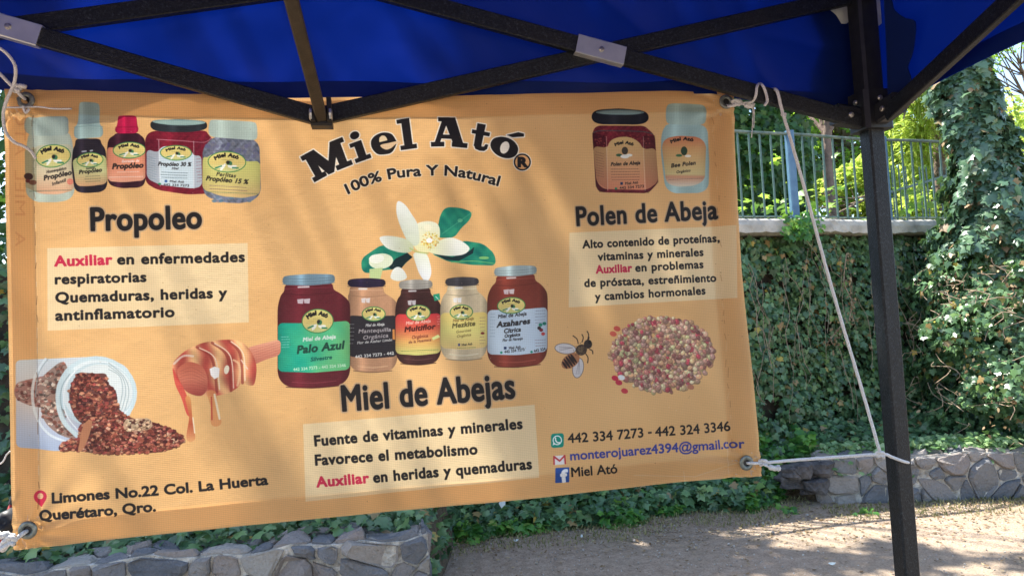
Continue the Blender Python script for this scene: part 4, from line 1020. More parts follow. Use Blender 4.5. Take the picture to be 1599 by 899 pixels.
def stone_wall(name, path, h, depth, label, seed, du=.19, dv=.13, hfun=None, gap=.0055):
    rng = np.random.default_rng(seed); L = float(np.sum(np.hypot(*np.diff(np.array(path, float), axis=0).T)))
    p0, _ = path_at(path, 0); root = empty(name, (p0[0], p0[1], 0), label, 'wall')
    V, F_ = [], []; k = int(L / .12) + 2
    hf = hfun or (lambda u: h + .014 * math.sin(u * 7 + seed) + .012 * math.sin(u * 17 + 1))
    for i in range(k):
        u = L * i / (k - 1); p, nn = path_at(path, u); hh = hf(u)
        V += [(*(p), -.1), (*(p), hh - .012), (*(p - nn * depth), hh - .012), (*(p - nn * depth), -.1)]
    for i in range(k - 1):
        for m_ in range(4): F_.append((i * 4 + m_, i * 4 + (m_ + 1) % 4, (i + 1) * 4 + (m_ + 1) % 4, (i + 1) * 4 + m_)[::-1])
    F_ += [(0, 1, 2, 3), tuple(len(V) - 4 + m_ for m_ in (3, 2, 1, 0))]
    mk('mortar', V, F_, MORTAR, root)
    def front(u, v, o):
        p, nn = path_at(path, u); q_ = p + nn * o; return (q_[0], q_[1], v * (hf(u) / h))
    def top(u, v, o):
        p, nn = path_at(path, u); q_ = p - nn * v; return (q_[0], q_[1], hf(u) - .014 + o)
    for cells, f, pr in ((voronoi(0, L, -.02, h - .012, du, dv, rng), front, .03), (voronoi(0, L, .004, depth - .01, du, .13, rng), top, .028)):
        for P in cells:
            g = stone_geo(P, f, gap, rng, pr)
            if g is None: continue
            cc = np.mean(np.array(g[0]), 0); mk('stone', g[0], g[1], STONE, root, base=tuple(cc), smooth=False)
    # end faces
    for end, u in ((0, 0.0), (1, L)):
        p, nn = path_at(path, u if end == 0 else u - 1e-6); dr = np.array([-nn[1], nn[0]]) * (-1 if end == 0 else 1); dr = np.array([nn[1] * -1, nn[0]]) * (1 if end else -1)
        q2, _ = path_at(path, L * .999 if end else .001 * L); inner, _ = path_at(path, L * .9 if end else .1 * L)
        dr = nrm(np.array(p) - np.array(inner))
        for P in voronoi(.01, depth - .01, 0, hf(u) - .015, .17, .13, rng):
            g = stone_geo(P, lambda a, b, o: (*(p - nn * a + dr * o), b), gap, rng, .02)
            if g: mk('stone', g[0], g[1], STONE, root, base=tuple(np.mean(np.array(g[0]), 0)))
    return root
stone_wall('low_stone_wall', [(-4.2, 3.42), (-2.66, 3.67), (-1.74, 3.79), (-.97, 3.84), (-.53, 3.95)], .45, .24, 'low grey fieldstone wall at the lower left, under the banner', 5)
stone_wall('low_stone_wall', [(2.36, 5.78), (2.75, 5.68), (3.3, 5.64), (4.2, 5.6), (5.6, 5.5)], .37, .22, 'low grey fieldstone wall with pale joints behind the tent leg at the right', 6, .19, .115)

# dark rubble at the wall's left end
rr = np.random.default_rng(8); k = 0
for (px_, py_, s, zz) in ((1228, 744, .13, .16), (1240, 752, .14, .10), (1250, 732, .13, .27), (1256, 748, .12, .15), (1266, 740, .15, .22), (1274, 757, .13, .08), (1284, 745, .14, .2), (1292, 762, .12, .07), (1280, 730, .13, .3), (1300, 775, .09, .03), (1262, 765, .09, .03), (1236, 736, .12, .22), (1296, 722, .12, .33)):
    c = at_y(px_, py_, 5.95 - .1 * (k % 3)); k += 1
    import bmesh
    bm = bmesh.new(); bmesh.ops.create_icosphere(bm, subdivisions=2, radius=1.0)
    nv = []
    for v in bm.verts:
        p = np.array(v.co); d = 1 + .22 * math.sin(p[0] * 3.1 + k) * math.cos(p[1] * 2.7 - k) + .16 * math.sin(p[2] * 5 + k * 2); p = np.round(p * 2.1 + .3 * math.sin(k)) / 2.1 * .35 + p * .65
        nv.append(c + p * d * np.array([s * 1.1, s * .8, s * .7]) * .72)
    o = mk('rubble_rock', nv, [tuple(v.index for v in f.verts) for f in bm.faces], DARKROCK, base=tuple(c - [0, 0, s * .5])); bm.free()
    tag(o, 'dark rough rock in the loose rubble at the left end of the right-hand stone wall', 'rock', 'dark rubble rocks at the wall end')
# ------------------------------------------------------------------ leaves
_half = [(0, 0.0), (.20, -.13), (.52, -.02), (.40, .22), (.66, .48), (.30, .52), (.0, 1.0)]
IVT = np.array(_half + [(-x, y) for x, y in _half[-2:0:-1]] + [(0, .28)]); _m = len(IVT) - 1
IVF = np.array([(i, (i + 1) % _m, _m) for i in range(_m)])
IV3 = np.concatenate([IVT, (-.22 * np.abs(IVT[:, :1]) - .12 * np.maximum(IVT[:, 1:] - .5, 0))], 1)
OV = np.array([(0, 0, 0), (.28, .35, -.1), (.2, .75, -.08), (0, 1, 0), (-.2, .75, -.08), (-.28, .35, -.1), (0, .5, .02)])
OVF = np.array([(0, 1, 6), (1, 2, 6), (2, 3, 6), (3, 4, 6), (4, 5, 6), (5, 0, 6)])
SM = np.array([(0, 0, 0), (.33, .5, -.08), (0, 1, 0), (-.33, .5, -.08)]); SMF = np.array([(0, 1, 2), (0, 2, 3)])
NR = np.array([(0, 0, 0), (.10, .5, -.02), (0, 1, 0), (-.10, .5, -.02)])
def unit(a): return a / (np.linalg.norm(a, axis=1, keepdims=True) + 1e-9)
def leaves(name, P, Nv, Td, size, mat, tmpl=(IV3, IVF), parent=None, jit=.5, seed=0, base=None):
    r = np.random.default_rng(seed); n = len(P)
    Nv = unit(Nv + r.normal(0, jit, (n, 3))); Td = Td + r.normal(0, jit * .9, (n, 3)); Td = unit(Td - Nv * np.sum(Td * Nv, 1, keepdims=True)); S = np.cross(Td, Nv)
    t, f = tmpl; sz = np.broadcast_to(size, (n,))[:, None, None] if np.ndim(size) else np.full((n, 1, 1), size)
    V = P[:, None, :] + sz * (t[None, :, 0:1] * S[:, None, :] + t[None, :, 1:2] * Td[:, None, :] + t[None, :, 2:3] * Nv[:, None, :])
    Fc = (f[None] + (np.arange(n) * len(t))[:, None, None]).reshape(-1, f.shape[1])
    return mk(name, V.reshape(-1, 3), Fc, mat, parent, False, None, base)
DOWN = np.array([0, 0, -1.0])

IVY_PALE = leaf_mat('ivy_leaf_painted_sunlight', [(0, (.10, .20, .08)), (.5, (.18, .32, .13)), (1, (.34, .46, .24))], .3, .3)  # sunlight painted into the leaf colour, paler than the other ivy
# ivy hanging over the retaining wall
def wall_ivy(x0, x1, dens, seed):
    r = np.random.default_rng(seed); A = (x1 - x0) * 1.95; n = int(A * dens)
    x = r.uniform(x0, x1, n); z = r.uniform(.35, 2.27, n)
    bul = .04 + .15 * (vnoise(x, z * .45, 4.2, 3) * .5 + .5) + .08 * (vnoise(x, z, 11, 1) * .5 + .5) + .04 * (2.2 - z)
    depth = r.random(n) ** .6 * bul
    keep = ~((vnoise(x, z, 5.2, 7) >.55) & (r.random(n) < .85))
    z = np.where((z > 2.2) & (x > -2.3), z - .05, np.where(x < -2.3, (z - .35) * 1.12 + .35, z))
    P = np.stack([x, wall_face(x) - depth - .01, z], 1)[keep]
    sl = np.stack([np.full(n, .33), np.full(n, -1.0), np.full(n, .25)], 1)[keep]
    sl[:, 0] += .5 * vnoise(P[:, 0], P[:, 2], 9, 2); sl[:, 2] += .5 * vnoise(P[:, 0], P[:, 2], 9, 5)
    return P, sl, r.uniform(.026, .068, keep.sum()) * (1 + .25 * vnoise(P[:, 0], P[:, 2], 5, 8))
Pa, Na, Sa = wall_ivy(1.4, 6.5, 2100, 1); Pb, Nb, Sb = wall_ivy(-7.5, 1.4, 330, 2)
P = np.concatenate([Pa, Pb]); tag(leaves('ivy_on_wall', P, np.concatenate([Na, Nb]), np.tile(DOWN, (len(P), 1)), np.concatenate([Sa, Sb * 1.35]), IVY, seed=3, jit=.45),
    'dense dark green ivy hanging down the retaining wall below the ledge', 'ivy', kind='stuff')
r = np.random.default_rng(32); geos = []
for i in range(46):
    x = r.uniform(1.6, 3.9); z = r.uniform(1.2, 2.2); pts = []
    for q_ in range(6):
        pts.append((x, float(wall_face(x)) - .2 - .05 * q_ * .4, z)); x += r.normal(0, .035); z -= r.uniform(.06, .2)
    geos.append(tube_geo(smooth_path(pts, 2), r.uniform(.0014, .003), 4))
tag(mk('trailing_stems', *join(geos), VINE), 'thin bare stems trailing down over the wall ivy', 'vines', kind='stuff')
# sprig crossing the ledge
r = np.random.default_rng(31); n = 150; x = r.normal(2.62, .10, n); P = np.stack([x, ledge_y(x) - r.uniform(.0, .07, n), ledge_top(x) + r.uniform(-.16, .07, n) - .02], 1)
tag(leaves('ivy_sprig', P, np.tile([.1, -1, .5], (n, 1)), np.tile(DOWN, (n, 1)), r.uniform(.03, .06, n), IVY_BRIGHT, seed=5), 'green ivy sprig spilling over the ledge edge beside the tent leg', 'ivy', kind='stuff')

# ground ivy over the bed, thicker and brighter along its edge
def ground_ivy(n, x0, x1, fy, seed, name, mat, size, lift, label, thin=None, shift=0.0):
    r = np.random.default_rng(seed); x = r.uniform(x0, x1, n); y = fy(x, r)
    z = bed_h(x, y) + r.random(n) ** 1.5 * lift * (.6 + .8 * (vnoise(x, y, 4, seed) * .5 + .5))
    k = np.ones(n, bool) if thin is None else thin(x, y, r)
    P = np.stack([x, y - shift * r.random(n), z], 1)[k]; m_ = len(P)
    return tag(leaves(name, P, np.tile([0.0, -.45, 1], (m_, 1)), np.tile([0, -.8, -.5], (m_, 1)), r.uniform(*size, m_), mat, seed=seed, jit=.5), label, 'ivy', kind='stuff')
ground_ivy(5200, -4.2, -.52, lambda x, r: stone_front(x) + .08 + (wall_face(x) - stone_front(x) - .2) * r.random(len(x)) ** 1.5, 41, 'ground_ivy', IVY, (.04, .08), .12, 'dark ivy carpeting the raised bed behind the left stone wall')
ye_ = lambda x: np.interp(x, [-.6, -.1, .7, 1.2, 1.7, 2.1, 2.4], [5.30, 5.40, 5.45, 5.72, 5.6, 5.9, 6.2])
ground_ivy(6500, -.62, 2.3, lambda x, r: ye_(x) + .02 + (wall_face(x) - ye_(x)) * r.random(len(x)) ** 1.1, 42, 'ground_ivy', IVY, (.04, .085), .16, 'dark ivy rising from the path edge to the wall, seen below the banner')
ground_ivy(2300, -.55, 2.15, lambda x, r: ye_(x) - .04 + .42 * r.random(len(x)) ** 1.3 + .05 * vnoise(x, x, 7, 1), 43, 'path_edge_ivy', IVY_BRIGHT, (.035, .075), .11, 'bright young ivy leaves along the path edge below the banner', lambda x, y, r: (vnoise(x, y, 5, 2) > -.15))
yr_ = lambda x: np.interp(x, [2.2, 2.45, 3.2, 4, 6], [5.92, 5.74, 5.68, 5.64, 5.5])
ground_ivy(3600, 2.35, 5.6, lambda x, r: yr_(x) + .08 + (wall_face(x) - yr_(x) - .1) * r.random(len(x)), 44, 'ground_ivy', IVY, (.035, .07), .08, 'ivy and litter on the bed between the right stone wall and the ivy wall')
ground_ivy(2600, 2.3, 5.6, lambda x, r: yr_(x) + .14 + .24 * r.random(len(x)) ** 1.2, 45, 'wall_top_ivy', IVY_PALE, (.03, .055), .12, 'ivy with sunlight painted into its pale green along the top of the right stone wall', None, .2)
ground_ivy(900, 1.9, 2.45, lambda x, r: 6.0 + .5 * r.random(len(x)), 46, 'rubble_ivy', IVY_BRIGHT, (.04, .075), .2, 'yellow-green ivy above the dark rubble beside the banner corner')
for (px_, py_, n, sp, nm, lab_) in ((742, 843, 26, .06, 'ivy_sprig', 'small ivy tuft alone on the path below the banner centre'), (1225, 800, 16, .05, 'ivy_sprig', 'few ivy leaves at the foot of the dark rubble'), (1350, 803, 12, .04, 'ivy_sprig', 'tiny ivy tuft at the stone wall foot left of the tent leg'), (956, 815, 30, .1, 'ivy_sprig', 'bright ivy tuft creeping onto the path under the right half of the banner')):
    r = np.random.default_rng(int(px_)); c = on_z(px_, py_); P = c + r.normal(0, 1, (n, 3)) * [sp, sp, 0] + np.stack([np.zeros(n), np.zeros(n), r.uniform(.005, .05, n)], 1)
    tag(leaves(nm, P, np.tile([0, -.4, 1.0], (n, 1)), np.tile([0, -1, 0.0], (n, 1)), r.uniform(.03, .06, n), IVY_BRIGHT, seed=9, base=tuple(c)), lab_, 'ivy', kind='stuff')

# ivy-clad trunk at the right with a skirt of ivy below it
def skirt(n, seed):
    r = np.random.default_rng(seed)
    ax = np.array([(4.75, 6.45, .4), (4.6, 6.4, 1.0), (4.42, 6.35, 1.7), (4.3, 6.3, 2.35), (4.22, 6.3, 2.9), (4.12, 6.3, 3.4), (4.1, 6.3, 3.9), (4.3, 6.3, 4.4), (4.7, 6.3, 4.9)])
    rd = np.array([1.08, .92, .62, .32, .235, .225, .22, .21, .19]); tt = np.arange(9.0)
    w = np.interp(np.linspace(0, 8, 400), tt, rd); cdf = np.cumsum(w); t = np.interp(r.random(n) * cdf[-1], cdf, np.linspace(0, 8, 400))
    c = np.stack([np.interp(t, tt, ax[:, i]) for i in range(3)], 1); R_ = np.interp(t, tt, rd)
    a = r.uniform(0, 2 * np.pi, n); bulge = 1 + .2 * np.sin(a * 3 + t * 2.3) + .17 * np.sin(a * 5 - t * 6.5) + .1 * np.sin(a * 9 + t * 15); lay = 1 - .3 * r.random(n) ** 2
    d = np.stack([np.cos(a), np.sin(a), np.zeros(n)], 1); P = c + d * (R_ * bulge * lay)[:, None]
    return t, P, d + [0, 0, .35]
root = empty('ivy_clad_trunk', (4.6, 6.4, .4), 'tall trunk wrapped in grey-green ivy at the right, rising past the end of the railing', 'tree')
ax = smooth_path([(4.7, 6.45, .3), (4.5, 6.4, 1.4), (4.3, 6.32, 2.35), (4.15, 6.3, 3.3), (4.12, 6.3, 4.0), (4.35, 6.3, 4.5), (4.9, 6.3, 5.1)], 5)
mk('trunk', *tube_geo(ax, [.15 - .05 * i / len(ax) for i in range(len(ax))], 14), BARK, root, smooth=True)
t, P, Nn = skirt(22000, 12)
k = P[:, 1] < wall_face(P[:, 0]) + 1.0
up_ = (t > 2.4) & k
o = leaves('ivy_leaves', P[up_], Nn[up_], np.tile(DOWN, (up_.sum(), 1)), np.random.default_rng(1).uniform(.04, .10, up_.sum()), IVY_GREY, parent=root, jit=.45, seed=2); o['kind'] = 'stuff'
lo_ = (t <= 2.5) & k
lowivy = leaves('ivy_skirt', P[lo_], Nn[lo_], np.tile(DOWN, (lo_.sum(), 1)), np.random.default_rng(2).uniform(.03, .065, lo_.sum()), IVY, jit=.45, seed=3)
tag(lowivy, 'mound of ivy with dry stems sprawling below the ivy-clad trunk', 'ivy', kind='stuff')
# dry stems and leaves in the mound
r = np.random.default_rng(77); geos = []
for i in range(90):
    a = r.uniform(math.pi * .95, math.pi * 1.75); z = r.uniform(.45, 1.9); R_ = np.interp(z, [.4, 1, 1.7, 2.3], [1.14, 1.0, .76, .44]) * 1.06
    cx, cy = np.interp(z, [.4, 2.35], [4.75, 4.3]), 6.4; pts = []
    for q_ in range(5):
        pts.append((cx + R_ * math.cos(a) + r.normal(0, .02), cy + R_ * math.sin(a) + r.normal(0, .02), z)); a += r.uniform(-.14, .14); z -= r.uniform(-.02, .09); R_ += r.uniform(-.01, .03)
    geos.append(tube_geo(smooth_path(pts, 2), r.uniform(.0015, .0038), 4))
tag(mk('dry_vine_stems', *join(geos), VINE), 'tangle of pale dry vine stems in the ivy mound at the right', 'vines', kind='stuff')
n = 1100; a = r.uniform(math.pi * .95, math.pi * 1.8, n); z = r.choice([.75, 1.0, 1.55, 1.75], n) + r.normal(0, .16, n); R_ = np.interp(z, [.4, 1, 1.7, 2.3], [1.16, 1.02, .78, .46]) * 1.08
kk = vnoise(a * 2, z, 3.1, 2) > .15
P = np.stack([4.55 + R_ * np.cos(a), 6.4 + R_ * np.sin(a), z], 1)[kk]
tag(leaves('dead_ivy_leaves', P, np.stack([np.cos(a), np.sin(a), np.full(n, .4)], 1)[kk], np.tile(DOWN, (kk.sum(), 1)), r.uniform(.025, .045, kk.sum()), DRYLEAF, (OV, OVF), jit=.7, seed=8), 'withered brown leaves caught in the ivy mound below the trunk', 'dead leaves', kind='stuff')
# strand of pale dry leaves down the wall beside the tent leg
P = []
for (pts) in ([(1322, 395), (1318, 440), (1330, 470), (1326, 500)], [(1316, 505), (1300, 525), (1290, 538)], [(1150 + 50, 560), (1204, 590)]):
    q3 = [at_y(x, y, 6.55) for x, y in pts]; g_ = tag(mk('dry_vine_strand', *tube_geo(smooth_path(q3, 4), .005, 5), VINE, base=tuple(q3[0])), {1322: 'pale dry vine strand running down the ivy wall left of the tent leg', 1316: 'short pale vine strand curling left below the longer strand on the ivy wall', 1200: 'short dry vine strand on the ivy wall near the banner edge'}[pts[0][0]], 'vine'); P += [np.array(k_) + r.normal(0, .03, 3) for k_ in smooth_path(q3, 10) for _ in range(2)]
P = np.array(P); tag(leaves('pale_dry_leaves', P - [0, .03, 0], np.tile([0, -1, .3], (len(P), 1)), np.tile(DOWN, (len(P), 1)), r.uniform(.025, .045, len(P)), DRYLEAF, (OV, OVF), seed=4), 'pale dry leaves along the vine strand on the ivy wall', 'dead leaves', kind='stuff')

# ivy-covered hedge and shrubs behind the railing
r = np.random.default_rng(21)
n = 12500; x = r.uniform(.6, 3.75, n); z = r.uniform(2.2, 5.6, n); e = 3.62 + .14 * vnoise(z, z, 3, 1); k = (x < e) & ~((z < 2.8) & (vnoise(x, z, 4, 5) > .55)) & ~((vnoise(x, z, 5, 9) > .8))
x, z = x[k], z[k]; n = len(x); y = 8.3 + .25 * vnoise(x, z, 2.6, 1) + .4 * r.random(n)
root = empty('ivy_screen', (2.4, 8.5, TERR), 'dark screen of ivy behind the railing, between banner and tent leg', 'hedge')
mk('stem', *join([tube_geo(smooth_path([(xx, 8.75, 2.1), (xx + .1, 8.7, 3.5), (xx - .05, 8.75, 5.3)], 5), .05, 8) for xx in (1.2,)]), BARK, root)
for xx in (2.2, 3.1): mk('stem', *tube_geo(smooth_path([(xx, 8.75, 2.1), (xx + .1, 8.7, 3.5), (xx - .05, 8.75, 5.3)], 5), .05, 8), BARK, root)
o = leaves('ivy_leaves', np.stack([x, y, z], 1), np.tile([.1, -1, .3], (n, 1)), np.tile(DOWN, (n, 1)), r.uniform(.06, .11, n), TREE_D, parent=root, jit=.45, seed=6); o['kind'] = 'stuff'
r = np.random.default_rng(22); n = 700; x = r.uniform(.5, 4.6, n); z = TERR + .12 + r.random(n) ** 2.2 * np.where(x < 2.6, .4, .75); k = vnoise(x, z * 1.5, 3, 6) > -.1; P = np.stack([x, ledge_y(x) + .45 + r.random(n) * .5, z], 1)[k]
tag(leaves('low_leafy_plants', P, np.tile([-.3, -.3, 1], (len(P), 1)), np.tile([.2, -.8, -.3], (len(P), 1)), r.uniform(.05, .11, len(P)), TREE_A, jit=.5, seed=6), 'bright green leafy growth low behind the balusters', 'plants', kind='stuff')

r = np.random.default_rng(23); n = 12000; x = r.uniform(-11, -3.6, n); z = TERR + r.random(n) * 3.6; y = wall_face(x) + .6 + .3 * vnoise(x, z, 2.6, 1) + .5 * r.random(n)
root = empty('leafy_hedge', (-6.5, 6.2, TERR), 'dark leafy hedge on the terrace glimpsed past the left edge of the banner', 'hedge')
for xx in (-8.5, -6.0, -4.4): mk('stem', *tube_geo(smooth_path([(xx, 6.4, 2.1), (xx + .1, 6.4, 3.2), (xx - .05, 6.4, 4.5)], 5), .04, 8), BARK, root)
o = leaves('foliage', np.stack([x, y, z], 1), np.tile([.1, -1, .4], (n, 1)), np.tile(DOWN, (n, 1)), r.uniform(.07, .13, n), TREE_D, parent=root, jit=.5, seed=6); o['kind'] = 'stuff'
# ------------------------------------------------------------------ trees
def tree(name, base, height, crown, mat, n, lsize, label, seed, trunk_r=.14, bark=None, tm=(SM, SMF), clumps=26, group=None, droop=0.0, lean=(0, 0), spread=.34):
    """crown = list of ellipsoids (cx, cy, cz, rx, ry, rz)"""
    r = np.random.default_rng(seed); root = empty(name, base, label, 'tree', group); b = np.array(base, float)
    top = b + [lean[0], lean[1], height]
    tr = smooth_path([b - [0, 0, .1], b + [lean[0] * .2 + r.normal(0, .08), 0, height * .4], b + [lean[0] * .6, lean[1] * .5 + r.normal(0, .1), height * .72], top], 5)
    mk('trunk', *tube_geo(tr, [trunk_r * (1.15 - .85 * i / len(tr)) for i in range(len(tr))], 10), bark or BARK, root, smooth=True)
    C, Rr = [], []
    for (cx, cy, cz, rx, ry, rz) in crown:
        m_ = max(3, int(clumps * rx * ry * rz / sum(c[3] * c[4] * c[5] for c in crown)))
        d = unit(r.normal(0, 1, (m_, 3))) * (r.random((m_, 1)) ** .45); C.append(np.array([cx, cy, cz]) + d * [rx, ry, rz]); Rr += [min(rx, ry, rz) * spread * r.uniform(.7, 1.3) for _ in range(m_)]
    C = np.concatenate(C); Rr = np.array(Rr); geos = []
    for i in range(0, len(C), 2 if len(C) > 40 else 1):
        s = tr[int(r.uniform(.45, .98) * (len(tr) - 1))]; mid = (s + C[i]) / 2 + r.normal(0, .12, 3) + [0, 0, -.1]
        geos.append(tube_geo(smooth_path([s, mid, C[i]], 4), [trunk_r * .4 * (1 - .8 * q / 8) for q in range(9)], 5))
    mk('limbs', *join(geos), bark or BARK, root)['kind'] = 'stuff'
    w = Rr ** 2; ci = r.choice(len(C), n, p=w / w.sum()); d = unit(r.normal(0, 1, (n, 3))) * (r.random((n, 1)) ** .5)
    off = d * Rr[ci][:, None]
    if droop: off[:, 2] -= np.abs(r.normal(0, droop, n)); off[:, :2] *= .6
    P = C[ci] + off; Nn = unit(off + [0, 0, .5]) * .6 + [0, 0, .4]
    o = leaves('crown', P, Nn, np.tile([0, 0, -1.0 if droop else -.4], (n, 1)) + off * .6, r.uniform(lsize * .7, lsize * 1.3, n), mat, tm, root, .15 if droop else .55, seed); o['kind'] = 'stuff'
    return root
# seen behind the railing and beside the trunk
tree('slender_tree', (3.95, 8.6, TERR), 2.6, [(4.3, 8.9, 5.0, 1.0, .8, .5)], TREE_D, 2600, .09, 'slim pinkish trunk rising just left of the tent leg behind the railing', 51, .065, PBARK)
tree('leafy_tree', (6.4, 13.5, TERR), 3.0, [(5.6, 13, 4.6, 2.2, 1.4, 2.3), (7.6, 13.5, 4.0, 2.0, 1.2, 1.5)], TREE_A, 15000, .11, 'bright green sunlit tree behind the railing, right of the tent leg', 52, .16, clumps=40)
tree('weeping_tree', (6.6, 10.8, TERR), 3.1, [(6.45, 10.6, 4.75, .75, .6, .5), (6.1, 10.6, 4.1, .5, .5, .4)], TREE_Y, 8500, .13, 'yellow-green weeping tree hanging its strands left of the ivy-clad trunk', 53, .1, None, (NR, SMF), 20, None, .38)
tree('leafy_tree', (9.6, 15, TERR), 3.0, [(9.8, 14, 3.9, 1.9, 1.4, 1.5), (11.8, 15, 4.2, 2.0, 1.4, 1.8)], TREE_Y, 11000, .12, 'yellow-green tree at the right edge beyond the ivy-clad trunk', 54, .15, clumps=34)
tree('airy_tree', (12.5, 17, TERR), 5.2, [(11.5, 16, 8.0, 2.2, 1.5, 1.4)], TREE_A, 5200, .09, 'thin airy tree against the blue sky at the upper right', 55, .05, clumps=40)
tree('leafy_tree', (2.5, 14.5, TERR), 3.6, [(3.2, 14, 4.6, 2.0, 1.4, 2.4), (.4, 14, 5.2, 2.2, 1.4, 2.6)], TREE_A, 13000, .12, 'light green tree glimpsed behind the ivy screen and slim trunk', 56, .18, clumps=40)
tree('leafy_shrub', (5.4, 10.4, TERR), 1.0, [(5.2, 10.4, 3.0, 1.5, .6, .75), (6.9, 10.6, 3.0, 1.1, .5, .7)], TREE_Y, 9000, .09, 'yellow-green shrub filling the gap low behind the railing right of the tent leg', 63, .05, clumps=30)
tree('leafy_shrub', (3.9, 11.2, TERR), 1.2, [(3.9, 11.2, 3.2, 1.0, .5, .9)], TREE_A, 4500, .09, 'light green shrub behind the slim trunk and the balusters', 64, .05, clumps=20)
tree('tall_tree', (9, 24, TERR), 6, [(9, 24, 7, 4, 2.4, 3.4), (4, 25, 6.5, 4, 2.4, 3.4)], TREE_D, 11000, .2, 'tall dark tree far behind the yellow-green weeping tree', 57, .25, clumps=60)
tree('tall_tree', (19, 26, TERR), 5, [(19, 25, 5, 4.5, 2.4, 2.8), (24, 26, 5.5, 4, 2.4, 3)], TREE_A, 9000, .2, 'distant light green tree low at the right edge of the view', 58, .25, clumps=60)
tree('tall_tree', (-7, 19, TERR), 5, [(-7, 18, 6, 5, 2.6, 4), (-1.5, 20, 6, 4, 2.4, 4)], TREE_D, 8000, .22, 'dark tree far behind the wall at the left', 59, .25, clumps=60)
# shade trees over the terrace, above the frame: they dapple the ground and the tent
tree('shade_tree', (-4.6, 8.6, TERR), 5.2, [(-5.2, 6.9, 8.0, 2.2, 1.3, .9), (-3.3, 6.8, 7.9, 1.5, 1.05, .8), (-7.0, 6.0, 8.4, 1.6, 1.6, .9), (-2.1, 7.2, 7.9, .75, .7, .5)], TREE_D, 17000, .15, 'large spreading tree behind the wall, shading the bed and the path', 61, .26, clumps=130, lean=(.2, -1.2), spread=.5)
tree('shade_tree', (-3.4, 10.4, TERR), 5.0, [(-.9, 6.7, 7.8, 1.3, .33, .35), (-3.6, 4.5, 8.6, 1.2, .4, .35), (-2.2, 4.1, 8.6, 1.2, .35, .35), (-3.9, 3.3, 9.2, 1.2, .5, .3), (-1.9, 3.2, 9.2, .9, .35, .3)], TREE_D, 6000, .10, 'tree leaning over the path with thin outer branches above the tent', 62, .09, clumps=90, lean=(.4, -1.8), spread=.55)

# ------------------------------------------------------------------ litter on the path
r = np.random.default_rng(91); n = 16000; x = r.uniform(-1, 5, n); y = r.uniform(3.6, 6.0, n); k = r.random(n) < np.clip(.06 + sstep(4.5, 5.5, y) * .8, .03, 1); P = np.stack([x, y, r.uniform(.008, .016, n)], 1)[k]
tag(leaves('leaf_litter', P, np.tile([0, 0, 1.0], (len(P), 1)), r.normal(0, 1, (len(P), 3)) * [1, 1, 0], r.uniform(.012, .032, len(P)), DRYLEAF, (OV, OVF), jit=.2, seed=4), 'small dry leaves and bits scattered on the path along the bed', 'leaf litter', kind='stuff')
n = 4200; x = r.uniform(-.6, 5, n); y = np.where(x < 2.3, ye_(np.minimum(x, 2.3)), 5.62) - r.random(n) ** 1.6 * .42; P = np.stack([x, y, np.full(n, .002)], 1)
tag(leaves('dry_grass', P, np.tile([0, -1, .3], (n, 1)), np.tile([0, 0, 1.0], (n, 1)), r.uniform(.015, .045, n), GRASSM, (NR, SMF), jit=.45, seed=4), 'sparse dry grass at the foot of the ivy and stone wall', 'grass', kind='stuff')
ico_v = []; 
bm = bmesh.new(); bmesh.ops.create_icosphere(bm, subdivisions=1, radius=1.0); IV = np.array([v.co[:] for v in bm.verts]); IF = np.array([[v.index for v in f.verts] for f in bm.faces]); bm.free()
n = 3800; x = r.uniform(-1.2, 5, n); y = r.uniform(3.3, 5.7, n); s = r.uniform(.002, .0065, n) * np.where(r.random(n) < .05, 2, 1)
V = np.stack([x, y, s * .4], 1)[:, None, :] + IV[None] * s[:, None, None] * r.uniform(.6, 1.2, (n, 1, 3)); F_ = (IF[None] + (np.arange(n) * len(IV))[:, None, None]).reshape(-1, 3)
PEB = simple_mat('pebble', (.22, .19, .16), (.55, .5, .44), 25, .9, .3, 60, .002)
tag(mk('pebbles', V.reshape(-1, 3), F_, PEB), 'loose small pebbles on the earth path', 'pebbles', kind='stuff')
for (px_, py_, s, a, lab_) in ((800, 846, .05, .3, 'pale curled leaf lying on the path below the banner, left of centre'), (908, 841, .04, 1.4, 'small pale leaf on the path below the bee'), (1293, 882, .05, .1, 'pale flat leaf on the sunlit path left of the tent leg'), (783, 793, .09, 1.3, 'long pale dry leaf hanging on the path-edge ivy below the banner')):
    c = on_z(px_, py_) + [0, 0, .012]
    if py_ < 800: c = at_y(px_, py_, 5.35)
    up3 = np.array([0, -.3, 1.0]) if py_ > 800 else np.array([0, -1, .3])
    o = leaves('fallen_leaf', np.array([c]), np.array([up3]), np.array([[math.cos(a), math.sin(a), 0.0 if py_ > 800 else 1.2]]), s, PATCH, (OV, OVF), jit=.02, base=tuple(c)); tag(o, lab_, 'leaf')
